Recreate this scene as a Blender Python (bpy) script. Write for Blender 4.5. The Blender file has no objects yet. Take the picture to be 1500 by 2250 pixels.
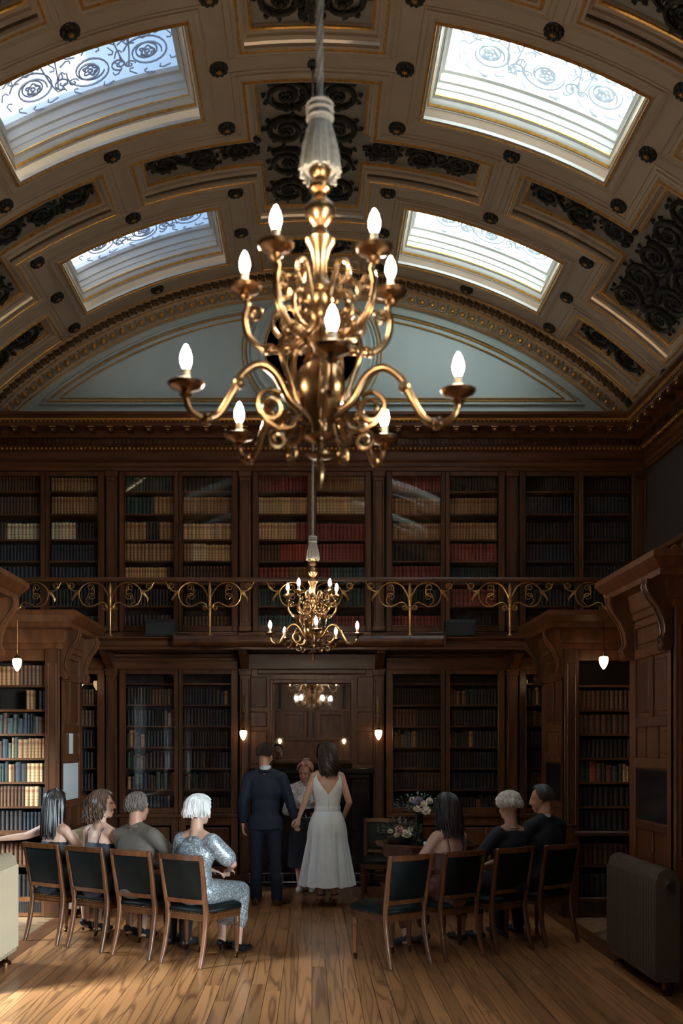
import bpy, math, random
from mathutils import Vector, Matrix
random.seed(11)
PI = math.pi; R_ = math.radians
sc = bpy.context.scene; COL = sc.collection
# ---------------- camera, world, sun, window light, exposure ----------------
CAMH = 1.75
cd = bpy.data.cameras.new('camera'); cam = bpy.data.objects.new('camera', cd); COL.objects.link(cam)
cam.location = (0, 0, CAMH); cam.rotation_euler = (PI/2, 0, 0)
cd.sensor_width = 36; cd.sensor_fit = 'AUTO'; cd.lens = 35.0
cd.shift_x = (750-685)/2250; cd.shift_y = (1640-1125)/2250
cd.clip_start = 0.05; cd.clip_end = 200
cd.dof.use_dof = True; cd.dof.focus_distance = 10.8; cd.dof.aperture_fstop = 2.8
sc.camera = cam
sc.view_settings.view_transform = 'Standard'; sc.view_settings.look = 'None'
sc.view_settings.gamma = 1.0; sc.view_settings.use_curve_mapping = False
sc.view_settings.exposure = 0.2
w = bpy.data.worlds.new('sky'); sc.world = w; w.use_nodes = True
wn = w.node_tree.nodes; wl = w.node_tree.links
sk = wn.new('ShaderNodeTexSky'); sk.sky_type = 'NISHITA'; sk.sun_disc = False; sk.sun_elevation = R_(52); sk.sun_rotation = R_(90)
wl.new(sk.outputs[0], wn['Background'].inputs[0]); wn['Background'].inputs[1].default_value = 0.25
sd = bpy.data.lights.new('sun', 'SUN'); so = bpy.data.objects.new('sun', sd); COL.objects.link(so)
sd.energy = 7.0; sd.angle = R_(2.5); sd.color = (1, .96, .9)
so.location = (10, 3, 20); so.rotation_euler = (0, R_(47), R_(10))
def area(name, loc, rot, sx, sy, power, col):
    d = bpy.data.lights.new(name, 'AREA'); o = bpy.data.objects.new(name, d); COL.objects.link(o)
    d.shape = 'RECTANGLE'; d.size = sx; d.size_y = sy; d.energy = power; d.color = col
    o.location = loc; o.rotation_euler = rot
    return o
# daylight standing outside the side windows (X = +-4.6), shining in through their glass
DAY = (.76, .91, 1.0)
wo = area('daylight_right_window', (7.5, -6.3, 3.2), (0, 0, 0), 8.0, 4.2, 13000, DAY)   # bright sky beyond the right-hand window
wo.rotation_euler = (Vector((4.4, .2, 1.9))-wo.location).to_track_quat('-Z', 'Y').to_euler()
wo2 = area('daylight_left_window', (-8.4, 9.4, 6.4), (0, 0, 0), 2.6, 2.6, 2200, DAY)   # bright sky beyond the left alcove window
wo2.rotation_euler = (Vector((-4.4, 9.15, 1.9))-wo2.location).to_track_quat('-Z', 'Y').to_euler()
wo3 = area('daylight_left_window_near', (-8.0, 3.7, 6.2), (0, 0, 0), 2.8, 2.8, 15000, DAY)   # and beyond the nearer left window
wo3.rotation_euler = (Vector((-4.4, 6.05, 1.9))-wo3.location).to_track_quat('-Z', 'Y').to_euler()
SKYEM = 4.6      # light passing through each pane of obscured roof glass
BULB = 310.0; LAMP = 7.0

# ---------------- helpers ----------------
def tag(o, label=None, cat=None, group=None, kind=None):
    if label: o['label'] = label
    if cat: o['category'] = cat
    if group: o['group'] = group
    if kind: o['kind'] = kind
    return o
def empty(name, loc=(0, 0, 0), rz=0, parent=None):
    o = bpy.data.objects.new(name, None); COL.objects.link(o); o.location = loc; o.rotation_euler = (0, 0, rz)
    o.empty_display_size = .1
    if parent: o.parent = parent
    return o
def thing(name, label, cat, loc=(0, 0, 0), rz=0, group=None):
    return tag(empty(name, loc, rz), label, cat, group)
def link(name, me, parent=None, loc=(0, 0, 0), rot=(0, 0, 0), scale=None):
    o = bpy.data.objects.new(name, me); COL.objects.link(o); o.location = loc; o.rotation_euler = rot
    if scale: o.scale = scale
    if parent: o.parent = parent
    return o
def copy_tree(o, parent=None):
    c = o.copy(); COL.objects.link(c); c.parent = parent
    for ch in list(o.children): copy_tree(ch, c)
    return c
V = Vector
class MB:
    def __init__(s): s.v = []; s.f = []; s.uv = None; s.col = None
    def add(s, vs, fs, M=None):
        n = len(s.v)
        s.v += [tuple(M @ V(p)) for p in vs] if M else [tuple(p) for p in vs]
        s.f += [tuple(i+n for i in f) for f in fs]; return s
    def box(s, x0, x1, y0, y1, z0, z1, M=None):
        return s.add([(x0,y0,z0),(x1,y0,z0),(x1,y1,z0),(x0,y1,z0),(x0,y0,z1),(x1,y0,z1),(x1,y1,z1),(x0,y1,z1)],
            [(0,3,2,1),(4,5,6,7),(0,1,5,4),(1,2,6,5),(2,3,7,6),(3,0,4,7)], M)
    def bev(s, x0, x1, y0, y1, z0, z1, b=.01, M=None):
        # box with chamfered edges: three nested rings top and bottom
        vs = []
        for (k, z) in ((b, z0), (0, z0+b), (0, z1-b), (b, z1)):
            c = b
            if k: vs += [(x0+k,y0+k,z),(x0+k,y0+k,z),(x1-k,y0+k,z),(x1-k,y0+k,z),(x1-k,y1-k,z),(x1-k,y1-k,z),(x0+k,y1-k,z),(x0+k,y1-k,z)]
            else: vs += [(x0,y0+c,z),(x0+c,y0,z),(x1-c,y0,z),(x1,y0+c,z),(x1,y1-c,z),(x1-c,y1,z),(x0+c,y1,z),(x0,y1-c,z)]
        fs = [tuple(range(7,-1,-1)), tuple(range(24,32))]
        for r in range(3):
            for i in range(8): j = (i+1) % 8; fs.append((r*8+i, r*8+j, r*8+8+j, r*8+8+i))
        return s.add(vs, fs, M)
    def lathe(s, prof, n=16, M=None, a0=0, a1=2*PI, lobes=0, la=0, caps=True):
        full = abs(a1-a0-2*PI) < 1e-6; m = n if full else n+1
        vs = []
        for (r, z) in prof:
            for i in range(m):
                a = a0+(a1-a0)*i/n; rr = r*(1+la*math.cos(lobes*a)) if lobes else r
                vs.append((rr*math.cos(a), rr*math.sin(a), z))
        fs = []
        for k in range(len(prof)-1):
            for i in range(n):
                j = (i+1) % m; fs.append((k*m+i, k*m+j, (k+1)*m+j, (k+1)*m+i))
        if full and caps:
            if prof[0][0] > 1e-5: fs.append(tuple(range(m-1, -1, -1)))
            if prof[-1][0] > 1e-5: fs.append(tuple((len(prof)-1)*m+i for i in range(m)))
        return s.add(vs, fs, M)
    def tube(s, pts, rad, n=6, M=None, flat=1.0):
        pts = [V(p) for p in pts]; k = len(pts)
        if not hasattr(rad, '__len__'): rad = [rad]*k
        t0 = (pts[1]-pts[0]).normalized()
        u = t0.orthogonal().normalized(); vs = []
        for i in range(k):
            t = (pts[min(i+1, k-1)]-pts[max(i-1, 0)])
            if t.length < 1e-9: t = t0
            t.normalize(); u = (u-t*u.dot(t))
            if u.length < 1e-6: u = t.orthogonal()
            u.normalize(); b = t.cross(u)
            for j in range(n):
                a = 2*PI*j/n; vs.append(pts[i]+(u*math.cos(a)+b*math.sin(a)*flat)*rad[i])
        fs = [tuple(range(n-1, -1, -1)), tuple((k-1)*n+j for j in range(n))]
        for i in range(k-1):
            for j in range(n): q = (j+1) % n; fs.append((i*n+j, i*n+q, (i+1)*n+q, (i+1)*n+j))
        return s.add(vs, fs, M)
    def ell(s, c, r, M=None, nu=8, nv=5, rot=None):
        if not hasattr(r, '__len__'): r = (r, r, r)
        c = V(c); vs = [V((0, 0, r[2]))]
        for i in range(1, nv):
            p = PI*i/nv
            for j in range(nu): a = 2*PI*j/nu; vs.append(V((r[0]*math.sin(p)*math.cos(a), r[1]*math.sin(p)*math.sin(a), r[2]*math.cos(p))))
        vs.append(V((0, 0, -r[2])))
        if rot: vs = [rot @ q for q in vs]
        vs = [q+c for q in vs]; L = len(vs)-1
        fs = [(0, 1+j, 1+(j+1) % nu) for j in range(nu)]
        for i in range(nv-2):
            for j in range(nu): q = (j+1) % nu; a = 1+i*nu; fs.append((a+j, a+nu+j, a+nu+q, a+q))
        a = 1+(nv-2)*nu; fs += [(L, a+(j+1) % nu, a+j) for j in range(nu)]
        return s.add(vs, fs, M)
    def cap(s, p0, p1, r0, r1, n=10, M=None):
        p0 = V(p0); p1 = V(p1); t = p1-p0; L = t.length
        q = t.to_track_quat('Z', 'Y').to_matrix() if L > 1e-7 else Matrix.Identity(3)
        pr = [(1e-6, -r0)]+[(r0*math.cos(a), r0*math.sin(a)) for a in (-1.1, -.6, 0)]+[(r1*math.cos(a), L+r1*math.sin(a)) for a in (0, .6, 1.1)]+[(1e-6, L+r1)]
        MM = Matrix.Translation(p0) @ q.to_4x4()
        return s.lathe(pr, n, (M @ MM) if M else MM)
    def prism(s, poly, z0, z1, M=None):
        n = len(poly)
        return s.add([(x, y, z0) for x, y in poly]+[(x, y, z1) for x, y in poly],
            [tuple(range(n-1, -1, -1)), tuple(range(n, 2*n))]+[(i, (i+1) % n, n+(i+1) % n, n+i) for i in range(n)], M)
    def mesh(s, name, mat, smooth=38):
        me = bpy.data.meshes.new(name); me.from_pydata(s.v, [], s.f)
        if s.uv:
            ul = me.uv_layers.new(name='UVMap'); ul.data.foreach_set('uv', [c for p in s.uv for c in p])
        if s.col:
            ca = me.color_attributes.new('Col', 'FLOAT_COLOR', 'CORNER'); ca.data.foreach_set('color', [c for p in s.col for c in p])
        if mat: me.materials.append(mat)
        me.update()
        if smooth:
            me.polygons.foreach_set('use_smooth', [True]*len(me.polygons))
            if smooth < 180: me.set_sharp_from_angle(angle=R_(smooth))
        return me
    def build(s, name, mat, parent=None, loc=(0, 0, 0), rot=(0, 0, 0), smooth=38):
        return link(name, s.mesh(name, mat, smooth), parent, loc, rot)
def cr(pts, n=6):
    # Catmull-Rom through points
    P = [V(p) for p in pts]; P = [P[0]*2-P[1]]+P+[P[-1]*2-P[-2]]; out = []
    for i in range(1, len(P)-2):
        for k in range(n):
            t = k/n; a, b, c, d = P[i-1], P[i], P[i+1], P[i+2]
            out.append(.5*((2*b)+(c-a)*t+(2*a-5*b+4*c-d)*t*t+(3*b-a-3*c+d)*t**3))
    out.append(P[-2]); return out
def lerp(a, b, t): return a+(b-a)*t
def table(tb, z):
    for i in range(len(tb)-1):
        if tb[i][0] <= z <= tb[i+1][0]:
            t = (z-tb[i][0])/(tb[i+1][0]-tb[i][0]); return [lerp(a, b, t) for a, b in zip(tb[i][1:], tb[i+1][1:])]
    return list(tb[0][1:]) if z < tb[0][0] else list(tb[-1][1:])
def sweep_plan(path, prof, z_first=False):
    # rectilinear open path in plan; profile (d, z), d to the left-hand normal; mitred
    n = len(path); m = MB(); rings = []
    for i in range(n):
        def nrm(a, b): t = (V(b)-V(a)).normalized(); return V((-t.y, t.x))
        if i == 0: nn = nrm(path[0], path[1])
        elif i == n-1: nn = nrm(path[-2], path[-1])
        else:
            a = nrm(path[i-1], path[i]); b = nrm(path[i], path[i+1]); nn = (a+b)/(1+a.dot(b))
        m.v += [(path[i][0]+nn.x*d, path[i][1]+nn.y*d, z) for d, z in prof]
    k = len(prof)
    for i in range(n-1):
        for j in range(k-1): m.f.append((i*k+j, (i+1)*k+j, (i+1)*k+j+1, i*k+j+1))
    return m
# ---------------- materials ----------------
def nt(name):
    m = bpy.data.materials.new(name); m.use_nodes = True
    return m, m.node_tree.nodes, m.node_tree.links, m.node_tree.nodes['Principled BSDF']
def mat(name, col, rough=.5, metal=0, var=.15, scale=6, bump=0, bscale=60, spec=.5, stretch=None, coat=0, sheen=0):
    m, N, L, P = nt(name)
    P.inputs['Roughness'].default_value = rough; P.inputs['Metallic'].default_value = metal
    P.inputs['Specular IOR Level'].default_value = spec
    if coat: P.inputs['Coat Weight'].default_value = coat; P.inputs['Coat Roughness'].default_value = .15
    if sheen: P.inputs['Sheen Weight'].default_value = sheen
    tc = N.new('ShaderNodeTexCoord'); mp = N.new('ShaderNodeMapping'); L.new(tc.outputs['Object'], mp.inputs[0])
    if stretch: mp.inputs['Scale'].default_value = stretch
    nz = N.new('ShaderNodeTexNoise'); nz.inputs['Scale'].default_value = scale; nz.inputs['Detail'].default_value = 4
    L.new(mp.outputs[0], nz.inputs['Vector'])
    rp = N.new('ShaderNodeValToRGB'); L.new(nz.outputs[0], rp.inputs[0])
    rp.color_ramp.elements[0].position = .3; rp.color_ramp.elements[1].position = .7
    rp.color_ramp.elements[0].color = (*[c*(1-var) for c in col], 1); rp.color_ramp.elements[1].color = (*[min(1, c*(1+var)) for c in col], 1)
    L.new(rp.outputs[0], P.inputs['Base Color'])
    if bump:
        b = N.new('ShaderNodeTexNoise'); b.inputs['Scale'].default_value = bscale; L.new(mp.outputs[0], b.inputs['Vector'])
        bp = N.new('ShaderNodeBump'); bp.inputs['Strength'].default_value = bump; bp.inputs['Distance'].default_value = .01
        L.new(b.outputs[0], bp.inputs['Height']); L.new(bp.outputs[0], P.inputs['Normal'])
    return m
def wood(name, c1, c2, rough=.42, stretch=(14, 14, 1.1), coat=.0, contour=0):
    m, N, L, P = nt(name)
    P.inputs['Roughness'].default_value = rough; P.inputs['Coat Weight'].default_value = coat; P.inputs['Coat Roughness'].default_value = .2
    tc = N.new('ShaderNodeTexCoord'); oi = N.new('ShaderNodeObjectInfo')
    ad = N.new('ShaderNodeVectorMath'); ad.operation = 'ADD'; mu = N.new('ShaderNodeVectorMath'); mu.operation = 'SCALE'
    cmb = N.new('ShaderNodeCombineXYZ')
    for i in range(3): L.new(oi.outputs['Random'], cmb.inputs[i])
    L.new(cmb.outputs[0], mu.inputs[0]); mu.inputs['Scale'].default_value = 37
    L.new(tc.outputs['Object'], ad.inputs[0]); L.new(mu.outputs[0], ad.inputs[1])
    mp = N.new('ShaderNodeMapping'); mp.inputs['Scale'].default_value = stretch; L.new(ad.outputs[0], mp.inputs[0])
    nz = N.new('ShaderNodeTexNoise'); nz.inputs['Scale'].default_value = 1; nz.inputs['Detail'].default_value = 5 if not contour else 1.5
    L.new(mp.outputs[0], nz.inputs['Vector'])
    rp = N.new('ShaderNodeValToRGB'); rp.color_ramp.elements[0].color = (*c1, 1); rp.color_ramp.elements[1].color = (*c2, 1)
    rp.color_ramp.elements[0].position = .32; rp.color_ramp.elements[1].position = .68
    src = nz.outputs[0]
    if contour:
        k = N.new('ShaderNodeMath'); k.operation = 'MULTIPLY'; k.inputs[1].default_value = contour; L.new(src, k.inputs[0])
        pp = N.new('ShaderNodeMath'); pp.operation = 'PINGPONG'; pp.inputs[1].default_value = .5; L.new(k.outputs[0], pp.inputs[0])
        d2 = N.new('ShaderNodeMath'); d2.operation = 'MULTIPLY'; d2.inputs[1].default_value = 2; L.new(pp.outputs[0], d2.inputs[0]); src = d2.outputs[0]
        rp.color_ramp.elements[0].position = .02; rp.color_ramp.elements[1].position = .42
    L.new(src, rp.inputs[0])
    hs = N.new('ShaderNodeHueSaturation'); L.new(rp.outputs[0], hs.inputs['Color'])
    mr = N.new('ShaderNodeMapRange'); mr.inputs['To Min'].default_value = .70; mr.inputs['To Max'].default_value = 1.25
    L.new(oi.outputs['Random'], mr.inputs[0]); L.new(mr.outputs[0], hs.inputs['Value']); L.new(hs.outputs[0], P.inputs['Base Color'])
    bp = N.new('ShaderNodeBump'); bp.inputs['Strength'].default_value = .06; bp.inputs['Distance'].default_value = .01
    L.new(src, bp.inputs['Height']); L.new(bp.outputs[0], P.inputs['Normal'])
    return m
def emis(name, col, st):
    m, N, L, P = nt(name); P.inputs['Base Color'].default_value = (.4, .4, .4, 1)
    P.inputs['Emission Color'].default_value = (*col, 1); P.inputs['Emission Strength'].default_value = st; return m
def glassy(name, rough=.02, tint=(1, 1, 1), ior=1.5):
    m, N, L, P = nt(name); N.remove(P); out = N['Material Output']
    t = N.new('ShaderNodeBsdfTransparent'); t.inputs[0].default_value = (*tint, 1)
    g = N.new('ShaderNodeBsdfGlossy'); g.inputs['Roughness'].default_value = rough
    fr = N.new('ShaderNodeFresnel'); ge = N.new('ShaderNodeNewGeometry'); io = N.new('ShaderNodeMapRange'); L.new(ge.outputs['Backfacing'], io.inputs[0]); io.inputs['To Min'].default_value = ior; io.inputs['To Max'].default_value = 1/ior; L.new(io.outputs[0], fr.inputs[0]); mx = N.new('ShaderNodeMixShader')
    L.new(fr.outputs[0], mx.inputs[0]); L.new(t.outputs[0], mx.inputs[1]); L.new(g.outputs[0], mx.inputs[2]); L.new(mx.outputs[0], out.inputs[0]); return m
def roofglass(name, col, st):
    # obscured roof glass: passes sky light evenly (emission) and scatters the sun that reaches it (translucent)
    m, N, L, P = nt(name); N.remove(P); out = N['Material Output']
    e = N.new('ShaderNodeEmission'); e.inputs[0].default_value = (*col, 1); e.inputs[1].default_value = st
    t = N.new('ShaderNodeBsdfTranslucent'); t.inputs[0].default_value = (.8, .82, .85, 1)
    a = N.new('ShaderNodeAddShader'); L.new(e.outputs[0], a.inputs[0]); L.new(t.outputs[0], a.inputs[1]); L.new(a.outputs[0], out.inputs[0]); return m
def bookmat(name, attr):
    m, N, L, P = nt(name); P.inputs['Roughness'].default_value = .5
    if attr: a = N.new('ShaderNodeAttribute'); a.attribute_name = 'Col'; c = a.outputs['Color']
    else: a = N.new('ShaderNodeObjectInfo'); c = a.outputs['Color']
    uv = N.new('ShaderNodeUVMap'); sp = N.new('ShaderNodeSeparateXYZ'); L.new(uv.outputs[0], sp.inputs[0])
    # gilt bands across the spine and a darker title label
    k = N.new('ShaderNodeMath'); k.operation = 'MULTIPLY'; k.inputs[1].default_value = 6; L.new(sp.outputs[1], k.inputs[0])
    fr = N.new('ShaderNodeMath'); fr.operation = 'FRACT'; L.new(k.outputs[0], fr.inputs[0])
    gt = N.new('ShaderNodeMath'); gt.operation = 'GREATER_THAN'; gt.inputs[1].default_value = .84; L.new(fr.outputs[0], gt.inputs[0])
    f1 = N.new('ShaderNodeMath'); f1.operation = 'MULTIPLY'; f1.inputs[1].default_value = .5; L.new(gt.outputs[0], f1.inputs[0])
    mx = N.new('ShaderNodeMixRGB'); L.new(f1.outputs[0], mx.inputs[0]); L.new(c, mx.inputs[1]); mx.inputs[2].default_value = (.04, .025, .015, 1)
    cp = N.new('ShaderNodeMath'); cp.operation = 'COMPARE'; cp.inputs[1].default_value = .75; cp.inputs[2].default_value = .06; L.new(sp.outputs[1], cp.inputs[0])
    f2 = N.new('ShaderNodeMath'); f2.operation = 'MULTIPLY'; f2.inputs[1].default_value = .6; L.new(cp.outputs[0], f2.inputs[0])
    m2 = N.new('ShaderNodeMixRGB'); m2.blend_type = 'MULTIPLY'; L.new(f2.outputs[0], m2.inputs[0]); L.new(mx.outputs[0], m2.inputs[1]); m2.inputs[2].default_value = (.45, .2, .12, 1)
    L.new(m2.outputs[0], P.inputs['Base Color']); return m
MA = {}
MA['ceil'] = mat('ceiling_paint', (.58, .48, .36), .6, var=.06, scale=3, bump=.04, bscale=90)
MA['well'] = mat('cream_paint', (.70, .68, .62), .5, var=.05, scale=3)
MA['ground'] = mat('panel_ground_paint', (.34, .32, .27), .6, var=.1)
MA['gilt'] = mat('gilding', (.85, .45, .12), .36, .75, var=.25, scale=25)
MA['relief'] = mat('dark_bronze_relief', (.035, .037, .030), .42, .15, var=.5, scale=18)
MA['garland'] = mat('brown_gilt_garland', (.22, .12, .05), .45, .35, var=.5, scale=30)
MA['egg'] = mat('antique_cream_gilt', (.42, .34, .22), .5, .1, var=.3, scale=30)
MA['tymp'] = mat('pale_blue_grey_paint', (.60, .70, .67), .6, var=.04, scale=2)
MA['oak'] = wood('mahogany', (.062, .021, .0065), (.150, .054, .017), .38)
MA['oakx'] = wood('mahogany_along_x', (.062, .021, .0065), (.150, .054, .017), .38, (1.1, 14, 14))
MA['oaky'] = wood('mahogany_along_y', (.062, .021, .0065), (.150, .054, .017), .38, (14, 1.1, 14))
MA['amber'] = wood('golden_oak', (.062, .020, .0055), (.140, .048, .0135), .40)
MA['dark'] = mat('dark_case_interior', (.018, .011, .007), .7, var=.3)
MA['pine'] = wood('pitch_pine_boards', (.17, .070, .026), (.37, .165, .062), .30, (8, .42, 1), .25, contour=7)
MA['parq'] = wood('oak_parquet', (.20, .12, .055), (.33, .21, .11), .38, (20, 20, 1), .2)
MA['brass'] = mat('aged_brass', (.26, .155, .072), .3, 1, var=.25, scale=14)
MA['brassd'] = mat('dark_brass', (.17, .095, .045), .3, 1, var=.3, scale=14)
MA['brassr'] = mat('railing_brass', (.78, .46, .17), .3, .9, var=.2, scale=14)
MA['rope'] = mat('grey_rope', (.30, .29, .26), .9, var=.2, scale=60, bump=.3, bscale=200)
MA['candle'] = mat('ivory_candle_sleeve', (.75, .62, .42), .5, var=.1)
MA['bulb'] = emis('lit_candle_bulb', (1, .84, .64), BULB)
MA['lamp'] = emis('lit_acorn_glass', (1, .66, .34), LAMP)
MA['glass'] = glassy('cabinet_glass', .015)
MA['wglass'] = glassy('window_glass', .01)
MA['black'] = mat('black_plastic', (.02, .022, .024), .45, var=.1)
MA['marble'] = mat('black_marble', (.012, .012, .014), .2, var=.6, scale=5)
MA['steel'] = mat('polished_steel', (.4, .42, .45), .25, 1)
m, N, L, P = nt('mirror_silver'); P.inputs['Metallic'].default_value = 1; P.inputs['Roughness'].default_value = .02; P.inputs['Base Color'].default_value = (.82, .84, .84, 1); MA['mirror'] = m
MA['leather'] = mat('dark_green_leather', (.004, .0065, .0065), .5, var=.3, scale=30, bump=.1, bscale=150, spec=.2)
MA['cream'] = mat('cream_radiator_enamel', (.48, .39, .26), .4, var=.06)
MA['shaded_radiator'] = mat('shaded_radiator_paint', (.075, .055, .04), .4, var=.08)  # right radiator: the shade it stands in is put into this darker colour
MA['plaster'] = mat('dark_brown_wall_paint', (.05, .035, .025), .7)
MA['pale'] = mat('pale_notice_panel', (.70, .78, .80), .4, var=.02)
MA['roofw'] = roofglass('obscured_roof_glass_bright', (.70, .92, 1.0), SKYEM)
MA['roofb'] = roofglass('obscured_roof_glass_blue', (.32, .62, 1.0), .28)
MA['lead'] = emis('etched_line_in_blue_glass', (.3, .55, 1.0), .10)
MA['lead2'] = emis('etched_line_in_bright_glass', (.62, .85, 1.0), .45)
MA['book'] = bookmat('book_binding', False); MA['books'] = bookmat('book_binding_mass', True)
# ---------------- architecture ----------------
WX = 4.3; YR = -2.4; YE = 12.85; YT = 13.05; ZC = 1.95; RV = 6.0
def struct(name, me_mb, m, smooth=38): return tag(me_mb.build(name, m, smooth=smooth), kind='structure')
# floor: slab, pitch-pine boards laid along the room, oak parquet in the alcoves
fl = struct('floor', MB().box(-4.6, 4.6, YR-.3, 13.4, -.2, -.014), MA['parq'])
bw = .1115; nb = 44
for i in range(nb):
    x = -nb*bw/2+i*bw; y = YR-random.uniform(0, 2.5)
    while y < 12.86:
        y1 = min(y+random.uniform(2.3, 4.6), 12.86); a = max(y, YR)
        if y1-a > .15:
            L = y1-a; dz = random.uniform(-.0012, 0)
            MB().box(-bw/2+.0022, bw/2-.0022, -L/2+.001, L/2-.001, -.02, dz).build('floor_board', MA['pine'], fl, (x+bw/2, (a+y1)/2, 0), smooth=0)
        y = y1
for sx in (-1, 1):
    MB().box(-.09, .09, -7.6, 7.6, -.02, 0).build('border_board', MA['oaky'], fl, (sx*(nb*bw/2+.092), 5.22, 0), smooth=0)
def clip(poly, ax, val, keep_gt):
    out = []
    for i in range(len(poly)):
        a, b = poly[i], poly[(i+1) % len(poly)]
        ia = (a[ax] > val) == keep_gt; ib = (b[ax] > val) == keep_gt
        if ia: out.append(a)
        if ia != ib:
            t = (val-a[ax])/(b[ax]-a[ax]); out.append((lerp(a[0], b[0], t), lerp(a[1], b[1], t)))
    return out
def parquet(x0, x1, y0, y1):
    W = .12; n = 5; L = n*W; c, s_ = math.cos(PI/4), math.sin(PI/4); g = .0015
    for k in range(-70, 130):
        for m_ in range(-14, 15):
            for kind in (0, 1):
                if kind == 0: ax, ay, bx, by = k*W+2*L*m_, k*W, k*W+2*L*m_+L, (k+1)*W
                else: ax, ay = k*W, (k-2*n+1)*W+2*L*m_; bx, by = ax+W, ay+L
                cxx, cyy = (ax+bx)/2, (ay+by)/2
                wx, wy = cxx*c-cyy*s_+x0, cxx*s_+cyy*c+y0
                if not (x0-.3 < wx < x1+.3 and y0-.3 < wy < y1+.3): continue
                P_ = [(q[0]*c-q[1]*s_+x0, q[0]*s_+q[1]*c+y0) for q in ((ax+g, ay+g), (bx-g, ay+g), (bx-g, by-g), (ax+g, by-g))]
                for axx, v_, gt in ((0, x0, True), (0, x1, False), (1, y0, True), (1, y1, False)):
                    P_ = clip(P_, axx, v_, gt)
                    if len(P_) < 3: break
                if len(P_) < 3: continue
                mx_ = sum(p[0] for p in P_)/len(P_); my_ = sum(p[1] for p in P_)/len(P_)
                MB().prism([(p[0]-mx_, p[1]-my_) for p in P_], -.02, -.001).build('parquet_block', MA['parq'], fl, (mx_, my_, 0), (0, 0, 0), 0)
XB = nb*bw/2+.184
parquet(XB, 4.3, 6.3, 11.2); parquet(-4.3, -XB, 7.6, 10.4)
# side walls with windows in the lower alcoves
def sidewall(name, sx, wins):
    m = MB(); a, b = (sx*WX, sx*(WX+.2)); x0, x1 = min(a, b), max(a, b)
    m.box(x0, x1, YR, 13.3, 0, 1.0); m.box(x0, x1, YR, 13.3, 2.85, 6.35)
    ys = [YR]+[q for w_ in wins for q in w_]+[13.3]
    for i in range(0, len(ys), 2): m.box(x0, x1, ys[i], ys[i+1], 1.0, 2.85)
    return struct(name, m, MA['plaster'])
wl_ = sidewall('wall_left', -1, [(5.2, 6.9), (8.3, 10.0)])
wr_ = sidewall('wall_right', 1, [(-2.0, 2.2)])
we_ = struct('wall_end', MB().box(-4.5, 4.5, 13.3, 13.4, 0, 8.2), MA['plaster'])
wb_ = struct('wall_rear', MB().box(-4.5, 4.5, YR-.15, YR, 0, 8.2), MA['oak'])
wcount = [0]
def winname(): wcount[0] += 1; return 'window_%d' % wcount[0]
def side_window(sx, y0, y1):
    o = tag(empty(winname(), (sx*(WX+.1), (y0+y1)/2, 1.0)), kind='structure'); h = (y1-y0)/2
    f = MB()
    for a, b, c, d in ((-h, -h+.07, 0, 1.85), (h-.07, h, 0, 1.85), (-h, h, 0, .07), (-h, h, 1.78, 1.85), (-h, h, 1.2, 1.26)): f.box(-.05, .05, a, b, c, d)
    f.build('window_frame', MA['well'], o)
    n = 3 if h < 1.5 else 5; s_ = (2*h-.14)/n
    for i in range(n):
        for c, d in ((.07, 1.2), (1.26, 1.78)):
            MB().box(-.004, .004, -h+.07+i*s_+.015, -h+.07+(i+1)*s_-.015, c, d).build('window_pane', MA['wglass'], o)
        if i: MB().box(-.03, .03, -h+.07+i*s_-.015, -h+.07+i*s_+.015, .07, 1.78).build('mullion', MA['well'], o)
# ---- barrel vault: lattice of ribs, sunk cross panels and roof lights ----
PER = 2.875; CS = [11.885-PER*k for k in range(5)]
SC, SA, K0, K1, H0, HA, H1 = .597, 1.822, 1.089, 2.953, 3.445, 2.22, 4.566   # s-coordinates (metres of arc)
YV0, YV1 = YR, 12.9; SMAX = 46.2*PI/180*RV
def vp(s_, y, r): a = s_/RV; return (r*math.sin(a), y, r*math.cos(a))
def cell(s_, y):
    a = abs(s_); dc = min(abs(y-c) for c in CS+[CS[-1]-PER]); c_ = [c for c in CS if abs(y-c) < .62]
    if c_ and K0 < a < K1: return 2
    if (a < SC or H0 < a < H1) and dc > .24: return 1
    dm = min(abs(y-(c-PER/2)) for c in CS)
    if dm < .33 and (a < SA or HA < a < H1): return 1
    return 0
sb = sorted(set([round(q*sg, 4) for q in (0, SC, SA, K0, K1, H0, HA, H1, SMAX) for sg in (-1, 1)]))
ss = []
for a, b in zip(sb[:-1], sb[1:]):
    n = max(1, int((b-a)/.2)+1); ss += [lerp(a, b, i/n) for i in range(n)]
ss.append(sb[-1])
yy = sorted(set([YV0, YV1]+[round(q, 4) for c in CS for q in (c-.62, c-.24, c+.24, c+.62, c-PER/2-.33, c-PER/2+.33) if YV0 < q < YV1]))
RL = {0: RV, 1: RV+.13, 2: RV+.45}
vm = [MB(), MB()]
typ = [[cell((ss[i]+ss[i+1])/2, (yy[j]+yy[j+1])/2) for j in range(len(yy)-1)] for i in range(len(ss)-1)]
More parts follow.
